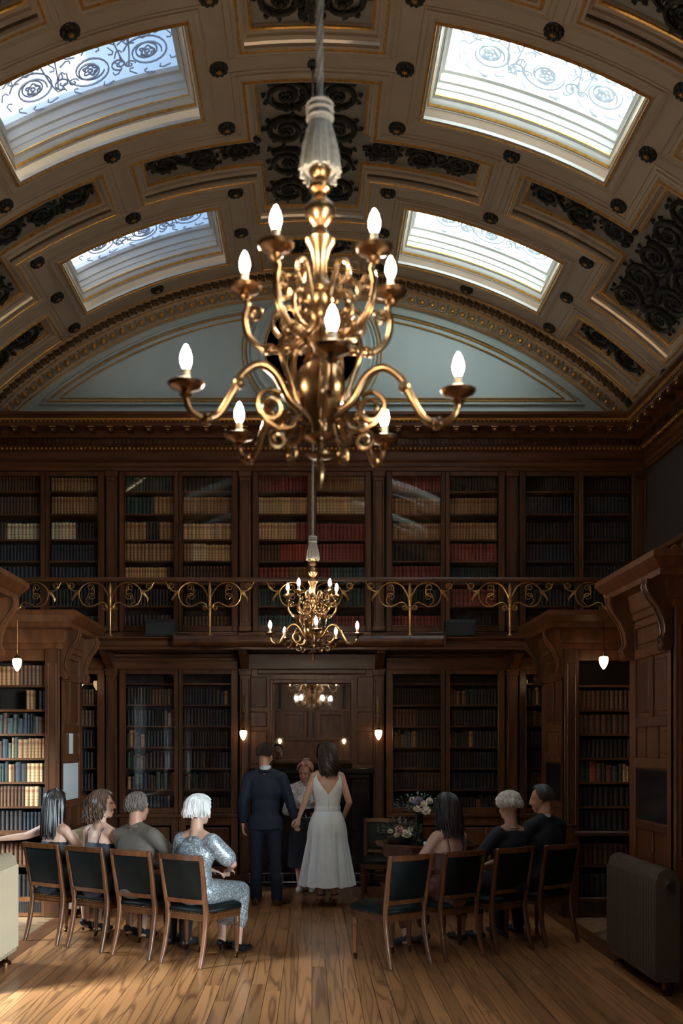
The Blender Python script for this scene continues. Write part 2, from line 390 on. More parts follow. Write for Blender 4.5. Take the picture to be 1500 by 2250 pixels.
for i in range(len(ss)-1):
    for j in range(len(yy)-1):
        t = typ[i][j]
        if t < 2: r = RL[t]; vm[t].add([vp(ss[i], yy[j], r), vp(ss[i+1], yy[j], r), vp(ss[i+1], yy[j+1], r), vp(ss[i], yy[j+1], r)], [(0, 1, 2, 3)])
        for (di, dj) in ((1, 0), (0, 1)):
            if i+di < len(ss)-1 and j+dj < len(yy)-1:
                u = typ[i+di][j+dj]
                if u != t:
                    if di: q = [vp(ss[i+1], yy[j], RL[t]), vp(ss[i+1], yy[j+1], RL[t]), vp(ss[i+1], yy[j+1], RL[u]), vp(ss[i+1], yy[j], RL[u])]
                    else: q = [vp(ss[i], yy[j+1], RL[t]), vp(ss[i+1], yy[j+1], RL[t]), vp(ss[i+1], yy[j+1], RL[u]), vp(ss[i], yy[j+1], RL[u])]
                    vm[0].add(q, [(0, 1, 2, 3)])
ce = tag(vm[0].build('ceiling', MA['ceil'], None, (0, 0, ZC), smooth=20), kind='structure')
vm[1].build('panel_ground', MA['ground'], ce, smooth=20)
def outline(poly, prof, n_sub=.2):
    # mouldings run round a rectilinear outline (s, y); profile (d outward, radius)
    N_ = len(poly); ar = sum(poly[i][0]*poly[(i+1) % N_][1]-poly[(i+1) % N_][0]*poly[i][1] for i in range(N_))
    if ar < 0: poly = poly[::-1]
    def off(d):
        o = []
        for i in range(N_):
            p, q, r = V(poly[i-1]), V(poly[i]), V(poly[(i+1) % N_])
            t1 = (q-p).normalized(); t2 = (r-q).normalized(); o.append(q+V((t1.y, -t1.x))*d+V((t2.y, -t2.x))*d)
        return o
    subs = [max(1, int((V(poly[(i+1) % N_])-V(poly[i])).length/n_sub)) if abs(poly[(i+1) % N_][0]-poly[i][0]) > 1e-6 else 1 for i in range(N_)]
    m = MB(); k = None
    for d, r in prof:
        o = off(d); ring = []
        for i in range(N_):
            a, b = o[i], o[(i+1) % N_]
            for q in range(subs[i]): t = q/subs[i]; ring.append(vp(lerp(a.x, b.x, t), lerp(a.y, b.y, t), r))
        k = len(ring); m.v += ring
    for j in range(len(prof)-1):
        for i in range(k): q = (i+1) % k; m.f.append((j*k+i, j*k+q, (j+1)*k+q, (j+1)*k+i))
    return m
A_ = RV
P_REC = [(.115, A_), (.115, A_-.018), (.1, A_-.024), (.085, A_-.012), (.06, A_-.012), (.05, A_-.03), (.01, A_-.034), (0, A_-.03), (0, A_+.03), (-.025, A_+.05), (-.03, A_+.075), (-.06, A_+.095), (-.085, A_+.105), (-.085, A_+.128)]
P_G1 = [(.052, A_-.028), (.046, A_-.042), (.034, A_-.044), (.026, A_-.03)]
P_G2 = [(-.058, A_+.09), (-.062, A_+.082), (-.078, A_+.088), (-.083, A_+.1)]
P_RIB = [(.165, A_), (.165, A_-.01), (.155, A_-.014), (.145, A_)]
P_SKY = [(.13, A_), (.13, A_-.016), (.11, A_-.024), (.09, A_-.012), (.06, A_-.014), (.045, A_-.032), (.02, A_-.036), (0, A_-.03)]
P_SG = [(.046, A_-.03), (.04, A_-.046), (.026, A_-.048), (.02, A_-.034)]
P_WELL = [(0, A_-.03), (0, A_+.075), (-.012, A_+.08), (-.012, A_+.095), (-.04, A_+.125), (-.044, A_+.16), (-.062, A_+.17), (-.062, A_+.235), (-.07, A_+.245), (-.07, A_+.30), (-.085, A_+.31), (-.085, A_+.39), (-.11, A_+.40), (-.115, A_+.45)]
P_WG = [(-.014, A_+.092), (-.02, A_+.088), (-.026, A_+.1), (-.03, A_+.112)]
P_WG2 = [(-.06, A_+.172), (-.068, A_+.174), (-.068, A_+.184), (-.06, A_+.186)]
def crosspoly(kind):
    h = 1.1975
    if kind == 'crown': return [(-SC, -h), (SC, -h), (SC, -.33), (SA, -.33), (SA, .33), (SC, .33), (SC, h), (-SC, h), (-SC, .33), (-SA, .33), (-SA, -.33), (-SC, -.33)]
    if kind == 'haunch': return [(H0, -h), (H1, -h), (H1, h), (H0, h), (H0, .33), (HA, .33), (HA, -.33), (H0, -.33)]
# ---- foliate scroll relief (tubes curled into spirals with leaf lobes) ----
def spiral(cx_, cy_, r, a0, turns, sg, n=22, end=.18):
    return [(cx_+r*lerp(1, end, t)*math.cos(a0+sg*turns*2*PI*t), cy_+r*lerp(1, end, t)*math.sin(a0+sg*turns*2*PI*t)) for t in [i/n for i in range(n+1)]]
def scroll(m, cx_, cy_, r, a0, turns, sg, f, th, leaves=9):
    p = spiral(cx_, cy_, r, a0, turns, sg)
    m.tube([f(q[0], q[1], th*1.2) for q in p], [th*lerp(1.15, .6, i/len(p)) for i in range(len(p))], 6)
    for i in range(leaves+4):
        q = p[int(i*len(p)*.85/(leaves+4))]; a = math.atan2(q[1]-cy_, q[0]-cx_)
        for dd, sz in ((th*1.35, 1.0), (-th*1.2, .75)):
            for k in (-1, 0, 1):
                b = a+sg*.55+k*.8; o_ = th*(.55 if k else 1.0)
                m.ell(f(q[0]+dd*math.cos(a)+o_*math.cos(b)*sz, q[1]+dd*math.sin(a)+o_*math.sin(b)*sz, th*(.7+.5*random.random())), (th*.62*sz, th*.62*sz, th*.55*sz), nu=5, nv=3)
    for k in range(6):
        a = 2*PI*k/6; m.ell(f(cx_+r*.19*math.cos(a), cy_+r*.19*math.sin(a), th*1.4), (r*.10,)*3, nu=5, nv=3)
    m.ell(f(cx_, cy_, th*2), (r*.1,)*3, nu=5, nv=3)
def vf(s_, y, h): return V(vp(s_, y, RV+.128-h))
def strip_relief(m, s0, s1, y0, y1):
    w_ = (s1-s0)/2; n = max(1, round((y1-y0)/(w_*.98))); st = (y1-y0)/n; r = min(w_, st)*.49; mid = (s0+s1)/2
    for i in range(n):
        yc = y0+(i+.5)*st
        for sg in (-1, 1):
            up = 1 if i % 2 else -1
            scroll(m, mid+sg*w_*.5, yc, r, R_(90)*up+R_(40)*sg, 1.9, sg*up, vf, .029)
        m.ell(vf(mid, yc+st*.5 if i < n-1 else yc, .03), (.06, .09, .05), nu=6, nv=4)
        for q in range(6): m.ell(vf(mid+random.uniform(-.1, .1), yc+random.uniform(-.5, .5)*st, .02), (.035, .045, .03), nu=5, nv=3)
    m.tube([vf(mid, lerp(y0, y1, i/12), .02) for i in range(13)], .022, 5)
def arm_relief(m, s0, s1, hw):
    n = max(1, round(abs(s1-s0)/(hw*1.55))); st = (s1-s0)/n
    for i in range(n):
        sc_ = s0+(i+.5)*st; up = 1 if i % 2 else -1
        scroll(m, sc_, .03*up, min(abs(st)*.5, hw)*.86, R_(90)*up+(0 if s1 > s0 else PI)+2.2*up, 1.8, up, vf, .027, 10)
        for q in range(7): m.ell(vf(sc_+random.uniform(-.5, .5)*st, random.uniform(-.8, .8)*hw, .02), (.04, .035, .03), nu=5, nv=3)
    m.tube([vf(lerp(s0, s1, i/14), hw*.45*math.sin(i*.9), .018) for i in range(15)], .02, 5)
mr1 = MB(); strip_relief(mr1, -SC+.09, SC-.09, -1.1, 1.1)
for sg in (-1, 1): arm_relief(mr1, sg*(SC-.05), sg*(SA-.1), .24)
rel_crown = mr1.mesh('crown_relief', MA['relief'], 60)
rel_h = {}
for sg in (-1, 1):
    q = MB(); strip_relief(q, min(sg*(H0+.09), sg*(H1-.09)), max(sg*(H0+.09), sg*(H1-.09)), -1.1, 1.1); arm_relief(q, sg*(H0+.05), sg*(HA+.1), .24)
    rel_h[sg] = q.mesh('haunch_relief', MA['relief'], 60)
q = MB(); strip_relief(q, -SC+.09, SC-.09, -.26, .26); rel_small = q.mesh('small_relief', MA['relief'], 60)
def mould_set(poly):
    return [(outline(poly, P_REC).mesh('panel_moulding', MA['ceil']), 'panel_moulding'), (outline(poly, P_G1).mesh('gilt_fillet', MA['gilt']), 'gilt_fillet'),
            (outline(poly, P_G2).mesh('gilt_fillet_inner', MA['gilt']), 'gilt_fillet'), (outline(poly, P_RIB).mesh('rib_bead', MA['ceil']), 'rib_bead')]
mir = lambda poly: [(-a, b) for a, b in poly]
sets = {'c': mould_set(crosspoly('crown')), 1: mould_set(crosspoly('haunch')), -1: mould_set(mir(crosspoly('haunch')))}
for c in CS:
    y = c-PER/2
    for key, rel in (('c', rel_crown), (1, rel_h[1]), (-1, rel_h[-1])):
        for me, nm in sets[key]: link(nm, me, ce, (0, y, 0))
        link('relief_ornament', rel, ce, (0, y, 0))
ys0, ys1 = CS[0]+.24, YV1
for a, b in ((-SC, SC), (H0, H1), (-H1, -H0)):
    hh = (ys1-.12-ys0)/2
    for me, nm in mould_set([(a, -hh), (b, -hh), (b, hh), (a, hh)]): link(nm, me, ce, (0, ys0+hh, 0))
    link('relief_ornament', rel_small, ce, (0, ys0+hh, 0), (0, (a+b)/2/RV, 0))
# strips that fill the short end of each sunk strip against the end wall
# rosettes
m1 = MB(); m1.lathe([(.085, .0), (.088, .012), (.07, .022), (.045, .026), (0, .028)], 16)
for k in range(10):
    a = 2*PI*k/10; m1.ell((.064*math.cos(a), .064*math.sin(a), .022), (.024, .024, .022), nu=6, nv=4)
for k in range(8):
    a = 2*PI*k/8+.2; m1.ell((.037*math.cos(a), .037*math.sin(a), .035), (.016, .016, .016), nu=6, nv=4)
flip = Matrix.Translation((0, 0, RV)) @ Matrix.Rotation(PI, 4, 'X')
m1.v = [tuple(flip @ V(p)) for p in m1.v]; ros = m1.mesh('rosette', MA['relief'], 60)
m2 = MB(); m2.ell((0, 0, .043), (.016, .016, .014), nu=8, nv=5)
for k in range(8):
    a = 2*PI*k/8; m2.ell((.022*math.cos(a), .022*math.sin(a), .043), (.007, .007, .007), nu=5, nv=3)
m2.v = [tuple(flip @ V(p)) for p in m2.v]; rosc = m2.mesh('rosette_button', MA['gilt'], 60)
for c in CS:
    for th, dys in ((8.1, (-.86, 0, .86)), (19.3, (-.86, .86)), (30.5, (-.86, 0, .86)), (45.0, (0,))):
        for sg in (-1, 1):
            for dy in dys:
                o = link('rosette', ros, ce, (0, c+dy, 0), (0, R_(sg*th), 0)); link('rosette_button', rosc, o)
# roof lights: window_1 .. window_10
def rinceau_lines(m, s0, s1, y0, y1, f, wk=1.0):
    n = 3; st = (s1-s0)/n; h = (y1-y0)/2; yc = (y0+y1)/2; r = min(st*.5, h*.55)*.82
    def ln(p, t=.008): m.tube([f(a, b) for a, b in p], t*wk, 4)
    for i, row in [(i, row) for i in range(n) for row in (-1, 1)]:
        c = s0+(i+.5)*st+.06*row; up = row if i % 2 == 0 else -row; cy = yc+row*h*.5-.02*up
        ln(spiral(c, cy, r, R_(200), 2.1, up, 40, .16)); ln(spiral(c, cy, r*.62, R_(20), 1.2, -up, 26, .4))
        ln([(c+r*.1*math.cos(a*PI/6), cy+r*.1*math.sin(a*PI/6)) for a in range(13)])
        ln([(c+r*(.26+.07*math.cos(5*a*PI/15))*math.cos(a*PI/15), cy+r*(.26+.07*math.cos(5*a*PI/15))*math.sin(a*PI/15)) for a in range(31)])
        for k in range(11):
            a = 2*PI*k/11; q = (c+r*1.05*math.cos(a), cy+r*1.05*math.sin(a))
            if not (s0 < q[0] < s1 and y0 < q[1] < y1): continue
            ln([(q[0]+.055*math.cos(a+.9*math.sin(b))*b/3, q[1]+.055*math.sin(a+.9*math.sin(b))*b/3) for b in range(0, 6)], .0065)
        if i < n-1 and row > 0:
            x = c+st*.5; ln([(x-.13+.26*t/10, yc+h*.75*math.sin(t*.63)*up) for t in range(11)])
            for sg in (-1, 1): ln(spiral(x, yc+sg*h*.62, .08, R_(90)*sg, 1.4, sg, 18, .2)); ln(spiral(x+.09, yc+sg*h*.7, .05, 0, 1.2, -sg, 14, .2), .0065)
pan_me = {}
for sg in (-1, 1):
    s0, s1 = sorted((sg*(K0+.10), sg*(K1-.10))); m = MB(); n = 10
    for i in range(n+1): m.v += [vp(lerp(s0, s1, i/n), -.52, RV+.44), vp(lerp(s0, s1, i/n), .52, RV+.44)]
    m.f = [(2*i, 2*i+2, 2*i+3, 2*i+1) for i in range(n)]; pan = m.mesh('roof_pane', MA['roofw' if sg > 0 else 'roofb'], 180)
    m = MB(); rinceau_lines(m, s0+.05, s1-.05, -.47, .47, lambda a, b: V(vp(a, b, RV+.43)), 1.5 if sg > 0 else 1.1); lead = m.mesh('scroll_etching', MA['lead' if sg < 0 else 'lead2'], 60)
    poly = [(min(sg*K0, sg*K1), -.62), (max(sg*K0, sg*K1), -.62), (max(sg*K0, sg*K1), .62), (min(sg*K0, sg*K1), .62)]
    st_ = [(outline(poly, p).mesh(nm, MA[mm]), nm) for p, nm, mm in ((P_SKY, 'opening_moulding', 'ceil'), (P_SG, 'gilt_fillet', 'gilt'), (P_WELL, 'well_moulding', 'well'), (P_WG, 'gilt_fillet', 'gilt'), (P_WG2, 'gilt_fillet', 'gilt'), (P_RIB, 'rib_bead', 'ceil'))]
    # upstand of the lantern outside the glass: shades the glass from a low sun
    cb = outline(poly, [(.03, RV+.40), (.03, RV+.95), (-.05, RV+.95), (-.05, RV+.40)]).mesh('lantern_kerb', MA['well'])
    pan_me[sg] = (pan, lead, st_, cb)
for c in CS:
    for sg in (-1, 1):
        o = tag(empty(winname(), (0, c, ZC)), kind='structure'); pan, lead, st_, cb = pan_me[sg]
        p = link('roof_pane', pan, o); link('scroll_etching', lead, p); link('lantern_kerb', cb, o)
        for me, nm in st_: link(nm, me, o)
side_window(-1, 5.2, 6.9); side_window(-1, 8.3, 10.0); side_window(1, -2.0, 2.2)
# ---- end arch: tympanum, egg-and-dart, garland ----
def arcsweep(prof, th, n=60):
    m = MB(); k = len(prof)
    for i in range(n+1):
        a = R_(lerp(-th, th, i/n)); m.v += [(r*math.sin(a), y, r*math.cos(a)) for r, y in prof]
    for i in range(n):
        for j in range(k-1): m.f.append((i*k+j, (i+1)*k+j, (i+1)*k+j+1, i*k+j+1))
    return m
m = MB(); n = 60
for i in range(n+1):
    a = R_(lerp(-46, 46, i/n)); m.v += [(5.75*math.sin(a), YT, 5.75*math.cos(a)), (5.75*math.sin(a), YT, 5.9-ZC)]
m.f = [(2*i, 2*i+2, 2*i+3, 2*i+1) for i in range(n)]
ty = m.build('tympanum', MA['tymp'], we_, (0, 0, ZC), smooth=0)
m = MB()   # thickness behind the arch
arcsweep([(5.68, YT), (5.68, 13.02), (5.715, 13.0), (5.715, 12.995), (5.82, 12.975), (5.84, 12.95), (5.865, 12.95), (5.875, 12.925), (5.955, 12.91), (5.965, 12.885), (6.005, 12.885), (6.005, 13.3)], 46.2).build('arch_moulding', MA['ceil'], we_, (0, 0, ZC))
for r, y in ((5.69, 13.01), (5.842, 12.945), (5.97, 12.88)):
    arcsweep([(r-.008, y), (r, y-.009), (r+.009, y)], 46).build('gilt_fillet', MA['gilt'], we_, (0, 0, ZC))
e1 = MB(); e1.ell((0, 0, 0), (.032, .022, .042), nu=8, nv=6); egg = e1.mesh('egg', MA['gilt'], 60)
e2 = MB(); e2.tube([(.052*math.cos(R_(a)), .004, .055*math.sin(R_(a))+.008) for a in range(-200, 21, 20)], .011, 5)
e2.cap((.066, .0, .05), (.066, .0, -.04), .012, .005, 6); eggc = e2.mesh('egg_cup', MA['egg'], 60)
ne = 66
for i in range(ne):
    a = R_(lerp(-44.6, 44.6, i/(ne-1))); p = V((5.766*math.sin(a), 12.975, 5.766*math.cos(a)+ZC))
    o = link('egg_cup', eggc, we_, p, (0, a, 0)); link('egg', egg, o)
g1 = MB()
for k in range(3):
    for sg in (-1, 0, 1):
        g1.ell((sg*.026+k*.012-.01, -.008*(1-abs(sg)), -.03+k*.03+abs(sg)*.006), (.022, .02, .016), nu=6, nv=4, rot=Matrix.Rotation(sg*.6, 3, 'Y'))
gar = g1.mesh('garland_leaf', MA['garland'], 60)
ng = 92
for i in range(ng):
    a = R_(lerp(-44.8, 44.8, i/(ng-1))); p = V((5.915*math.sin(a), 12.91, 5.915*math.cos(a)+ZC))
    link('garland_leaf_cluster', gar, we_, p, (0, a+PI/2, 0))
# tympanum panels: arched mouldings, roundel with heraldic relief
RZ = 6.94-ZC; RO = .865
def arc_pts(r, a0, a1, n=30, y=YT-.012): return [(r*math.sin(R_(lerp(a0, a1, i/n))), y, r*math.cos(R_(lerp(a0, a1, i/n)))) for i in range(n+1)]
for sg in (-1, 1):
    for r, zb, ro, rad, mm in ((5.58, 6.235, RO-.03, .017, 'tymp'), (5.54, 6.27, RO, .010, 'gilt'), (5.47, 6.31, RO+.05, .008, 'gilt')):
        th = math.degrees(math.acos((zb-ZC)/r)); # where the arc meets the base line
        t0 = [a/4 for a in range(0, 100) if (r*math.sin(R_(a/4)))**2+(r*math.cos(R_(a/4))-RZ)**2 > ro**2][0]
        pts = arc_pts(r, sg*t0, sg*th)
        xb = math.sqrt(max(0, ro*ro-(RZ-(zb-ZC))**2)); pts += [(sg*xb, YT-.012, zb-ZC)]
        a_s = math.atan2(zb-ZC-RZ, xb); p0 = V(pts[0]); a_e = math.atan2(p0.z-RZ, abs(p0.x))
        pts += [(sg*ro*math.cos(lerp(a_s, a_e, i/16)), YT-.012, RZ+ro*math.sin(lerp(a_s, a_e, i/16))) for i in range(1, 17)]
        MB().tube(pts, rad, 6).build('panel_bead', MA[mm], we_, (0, 0, ZC))
rd = tag(empty('roundel', (0, YT, ZC+RZ), 0, we_))
Mx = Matrix.Rotation(PI/2, 4, 'X')
MB().lathe([(.60, .0), (.60, .03), (.63, .06), (.68, .06), (.70, .035), (.74, .03), (.78, .045), (.80, .02), (.80, 0)], 56, Mx, caps=False).build('roundel_frame', MA['tymp'], rd)
MB().lathe([(.60, .05), (.612, .068), (.626, .068), (.63, .06)], 56, Mx, caps=False).build('gilt_fillet', MA['gilt'], rd)
MB().lathe([(.60, .012), (0, .012)], 40, Mx).build('roundel_ground', mat('dark_roundel_ground', (.06, .045, .035), .6), rd, smooth=0)
arms = MB()   # two supporters, shield, helm with mantling
def fig(x, sg):
    arms.ell((x, -.06, .13), (.055, .05, .10)); arms.ell((x, -.07, .29), (.038, .04, .048)); arms.cap((x, -.06, .06), (x-.02*sg, -.06, -.16), .045, .028); arms.cap((x+.03*sg, -.06, .06), (x+.05*sg, -.06, -.18), .045, .028)
    arms.cap((x-.02*sg, -.06, -.16), (x+.01*sg, -.07, -.33), .028, .02); arms.cap((x+.05*sg, -.06, -.18), (x+.06*sg, -.07, -.34), .028, .02)
    arms.cap((x-.04*sg, -.07, .2), (x-.14*sg, -.08, .12), .024, .018); arms.cap((x+.05*sg, -.06, .2), (x+.1*sg, -.07, .02), .024, .018)
fig(-.28, -1); fig(.28, 1); arms.ell((0, -.07, .28), (.06, .06, .07)); arms.ell((0, -.06, .39), (.03, .04, .07))
for sg in (-1, 1):
    for k in range(4): arms.tube([(sg*q[0], -.05, q[1]) for q in spiral(.12+.05*k, .28-.02*k, .07, 2+k, 1.2, 1, 10)], .014, 5)
arms.build('supporter_figures', MA['garland'], rd)
sh = MB(); sh.prism([(-.11, .12), (.11, .12), (.12, 0), (.09, -.1), (0, -.19), (-.09, -.1), (-.12, 0)], .03, .07, Mx); sh.build('shield', mat('red_enamel_shield', (.22, .06, .03), .4), rd)
MB().tube([(x/10, -.06, -.41+.03*math.cos(x*.9)) for x in range(-4, 5)], .035, 6, flat=.3).build('motto_scroll', MA['egg'], rd)
# ---- main cornice round the room ----
PC = [(-.02, 5.30), (.03, 5.30), (.03, 5.345), (.045, 5.35), (.045, 5.40), (.06, 5.41), (.075, 5.425), (.03, 5.43), (.03, 5.55), (.05, 5.56), (.07, 5.585), (.07, 5.60), (.085, 5.605), (.085, 5.69), (.12, 5.70), (.13, 5.73), (.13, 5.79), (.30, 5.795), (.30, 5.855), (.315, 5.86), (.345, 5.91), (.36, 5.92), (.36, 5.955), (-.02, 5.97)]
path = [(WX, YR), (WX, YE), (-WX, YE), (-WX, YR)]
tr = tag(sweep_plan(path, PC).build('trim_1', MA['oakx'], smooth=25), kind='structure')
sweep_plan(path, [(.312, 5.862), (.318, 5.856), (.324, 5.862), (.33, 5.882)]).build('gilt_fillet', MA['gilt'], tr)
mo = MB(); mo.bev(-.035, .035, -.16, 0, 0, .055, .006); mo.ell((0, -.15, .012), (.03, .022, .026), nu=8, nv=5); mo.box(-.045, .045, -.165, 0, .05, .06)
mod = mo.mesh('modillion', MA['oak'], 30)
gd = MB(); gd.box(-.04, .04, -.172, -.165, .044, .056); gd.ell((0, -.168, .012), (.016, .012, .016), nu=6, nv=4); mgd = gd.mesh('modillion_gilding', MA['gilt'], 30)
def put_mod(x, y, rz): o = link('modillion', mod, tr, (x, y, 5.735), (0, 0, rz)); link('modillion_gilding', mgd, o)
for i in range(34): put_mod(-4.0+i*8.0/33, YE-.13, 0)
for sg in (-1, 1):
    for i in range(26): put_mod(sg*(WX-.13), 12.5-.26*i, sg*-PI/2)
den = MB(); bd = MB()
def along(f):
    for i in range(150): f(V((-4.2+i*8.4/149, YE, 0)), V((0, -1, 0)), V((1, 0, 0)))
    for sg in (-1, 1):
        for i in range(110): f(V((sg*WX, 12.7-i*.0565, 0)), V((-sg, 0, 0)), V((0, 1, 0)))
def dent(p, n_, t):
    M = Matrix((t.to_4d()*1, n_.to_4d(), (0, 0, 1, 0), (0, 0, 0, 1))).transposed(); M.translation = p; M[3][3] = 1
    M[3][0] = M[3][1] = M[3][2] = 0
    den.box(-.017, .017, .08, .118, 5.615, 5.685, M)
    bd.ell(M @ V((0, .075, 5.572)), (.02, .02, .019), nu=6, nv=4); bd.ell(M @ V((0.0, .318, 5.845)), (.011, .011, .011), nu=5, nv=3)
along(dent)
tag(den.build('dentil_course', MA['oak'], tr, smooth=0), kind='stuff'); tag(bd.build('gilt_bead_course', MA['gilt'], tr, smooth=60), kind='stuff')
# ---------------- books ----------------
bm_ = MB(); pl = [(-.5, 1), (.5, 1), (.5, .08), (.3, .02), (0, 0), (-.3, .02), (-.5, .08)][::-1]
bm_.prism(pl, 0, 1)
BV = bm_.v; BF = bm_.f; BUV = [(BV[i][0]+.5, BV[i][2]) for f in BF for i in f]
bm_.uv = BUV; BOOK = bm_.mesh('book', MA['book'], 40)
mass = MB(); mass.uv = []; mass.col = []
PAL = {'brown': (.38, .20, .085), 'darkbrown': (.12, .055, .026), 'tan': (.62, .40, .19), 'cream': (.72, .58, .36), 'orange': (.68, .40, .17), 'maroon': (.28, .062, .05), 'red': (.40, .08, .045),
       'black': (.022, .018, .016), 'green': (.040, .070, .055), 'teal': (.08, .14, .13), 'navy': (.020, .026, .036), 'mixed': None, 'dim': None}
MIX = ['brown', 'darkbrown', 'maroon', 'green', 'black', 'tan', 'navy', 'red', 'black', 'darkbrown']
NIND = [0]
NUM = 'first second third fourth fifth sixth seventh eighth ninth tenth eleventh twelfth thirteenth fourteenth fifteenth sixteenth seventeenth eighteenth nineteenth twentieth'.split(); NUM += ['twenty-'+q for q in NUM[:9]]
def book_row(x0, x1, y, z, hmax, segs, label=None, group=None, tw=.043, gap=0.0, lean=.0):
    """a row of books with spines to -Y; segs = [(palette, fraction)]; individuals when a label is given"""
    x = x0+.004; tot = x1-x0; edges = []; acc = 0
    for p, f in segs: edges.append((x0+acc*tot, x0+(acc+f)*tot, p)); acc += f
    base = {}; cnt = 0
    while x < x1-.018:
        for a, b, p in edges:
            if a-.001 <= x < b: pal = p
        if pal is None: x += .03; continue
        if pal not in base: base[pal] = (hmax*random.uniform(.84, .93), tw*random.uniform(.85, 1.2))
        h0, t0 = base[pal]
        if pal in ('mixed', 'dim'): t = tw*random.uniform(.55, 1.5); h = hmax*random.uniform(.68, .96); c = PAL[random.choice(MIX if pal == 'mixed' else ['black', 'navy', 'darkbrown', 'black', 'green', 'brown'])]
        else: t = t0*random.uniform(.94, 1.06); h = h0*random.uniform(.985, 1.012); c = PAL[pal]
        t = min(t, x1-x); v = random.uniform(.78, 1.22); c = tuple(min(1, q*v*random.uniform(.93, 1.07)) for q in c)
        d = .19+random.uniform(-.01, .02); yo = y+random.uniform(0, .012)
        if label and NIND[0] < 300:
            o = link('book', BOOK, None, (x+t/2, yo, z), (0, 0, 0), (t*.965, d, h)); o.color = (*c, 1)
            cn = {'mixed': 'assorted-row', 'dim': 'dark', 'darkbrown': 'dark brown', 'tan': 'tan brown', 'orange': 'pale orange', 'teal': 'grey-green'}.get(pal, pal)
            tag(o, cn+' leather book, '+NUM[min(cnt, 28)]+' from left '+label, 'book', 'books, '+group); NIND[0] += 1; cnt += 1
        else:
            n = len(mass.v); mass.v += [(x+t/2+q[0]*t*.965, yo+q[1]*d, z+q[2]*h) for q in BV]
            mass.f += [tuple(i+n for i in f) for f in BF]; mass.uv += BUV; mass.col += [(*c, 1)]*len(BUV)
        x += t
# ---------------- end wall: gallery bookcases ----------------
BAYW = 1.72; ORD = ['first', 'second', 'third', 'fourth', 'fifth', 'sixth', 'seventh', 'eighth', 'ninth', 'tenth']
def frame_mesh(m, x0, x1, y0, y1, z0, z1, l, r, b, t):
    m.bev(x0, x0+l, y0, y1, z0, z1, .006); m.bev(x1-r, x1, y0, y1, z0, z1, .006)
    m.bev(x0+l, x1-r, y0+.002, y1, z0, z0+b, .006); m.bev(x0+l, x1-r, y0+.002, y1, z1-t, z1, .006); return m
def bead_frame(m, x0, x1, y, z0, z1, r=.007):
    m.tube([(x0, y, z0), (x1, y, z0), (x1, y, z1), (x0, y, z1), (x0, y, z0)], r, 4); return m
def pilaster(par, x, z0, z1, y=YE, hw=.07):
    m = MB(); m.bev(x-hw, x+hw, y-.045, y+.05, z0, z1, .005); m.bev(x-hw-.012, x+hw+.012, y-.06, y+.05, z0, z0+.10, .008); m.bev(x-hw-.012, x+hw+.012, y-.06, y+.05, z1-.09, z1, .008)
    m.bev(x-hw-.02, x+hw+.02, y-.07, y+.05, z1-.03, z1, .005)
    bead_frame(m, x-hw+.022, x+hw-.022, y-.047, z0+.15, z1-.14); m.build('pilaster', MA['oak'], par)
UP = [[('darkbrown', 1)], [('darkbrown', 1)], [('darkbrown', .3), ('cream', .7)], [('navy', 1)], [('navy', 1)], [('black', 1)], [('navy', 1)],
      [('brown', 1)], [('brown', 1)], [('cream', .48), ('black', .52)], [('navy', 1)], [('navy', 1)], [('black', 1)], [('navy', 1)],
      [('green', 1)], [('green', .55), ('brown', .45)], [('brown', .4), ('black', .25), ('brown', .35)], [('brown', 1)], [('orange', .8), ('darkbrown', .2)], [('black', 1)], [('black', 1)],
      [('black', 1)], [('brown', 1)], [('tan', 1)], [('brown', .15), ('cream', .3), ('tan', .55)], [('darkbrown', 1)], [('black', 1)], [('darkbrown', 1)],
      [('maroon', 1)], [('tan', 1)], [('tan', .75), ('maroon', .25)], [('darkbrown', .45), ('red', .55)], [('red', .6), ('brown', .4)], [('green', 1)], [('teal', .7), ('brown', .3)],
      [('brown', 1)], [('tan', 1)], [('maroon', 1)], [('maroon', 1)], [('maroon', .25), ('teal', .75)], [('green', 1)], [('teal', .3), ('maroon', .7)],
      [('maroon', 1)], [('brown', 1)], [('brown', 1)], [('black', .7), ('darkbrown', .3)], [('maroon', 1)], [('black', 1)], [('maroon', 1)],
      [('black', 1)], [('brown', 1)], [('brown', 1)], [('maroon', 1)], [('green', 1)], [('maroon', 1)], [('black', 1)],
      [('black', 1)], [('navy', 1)], [('black', 1)], [('navy', 1)], [('black', 1)], [('black', 1)], [('navy', 1)],
      [('black', 1)], [('navy', 1)], [('black', 1)], [('black', 1)], [('black', 1)], [('black', 1)], [('navy', 1)]]
UZ = [5.065, 4.77, 4.44, 4.16, 3.865, 3.575, 3.29]
WHERE = ['leftmost', 'second from left', 'middle', 'second from right', 'rightmost']
BCOL = ['brown and navy books', 'brown and orange books', 'tan and maroon books', 'maroon and brown books', 'nearly black books']
def door(par, x0, x1, z0, z1, y, ls, rs, tilt, name='glazed_door'):
    d = empty(name, ((x0+x1)/2, y, z0), 0, par); hx = (x1-x0)/2; h = z1-z0
    f = link('door_frame', bead_frame(frame_mesh(MB(), -hx, hx, -.02, .02, 0, h, ls, rs, .075, .06), -hx+ls, hx-rs, -.021, .075, h-.06).mesh('door_frame', MA['oak']), d)
    g = MB().box(-hx+ls, hx-rs, -.002, .002, .075, h-.06).build('glass_pane', MA['glass'], d, (0, 0, 0), (tilt*.004, 0, tilt*.006), 0)
    return d
IND = {(2, 1), (2, 2), (2, 3), (2, 4), (3, 1), (3, 2), (3, 3), (4, 1), (4, 2), (4, 3), (4, 4), (5, 1), (5, 2), (5, 3)}
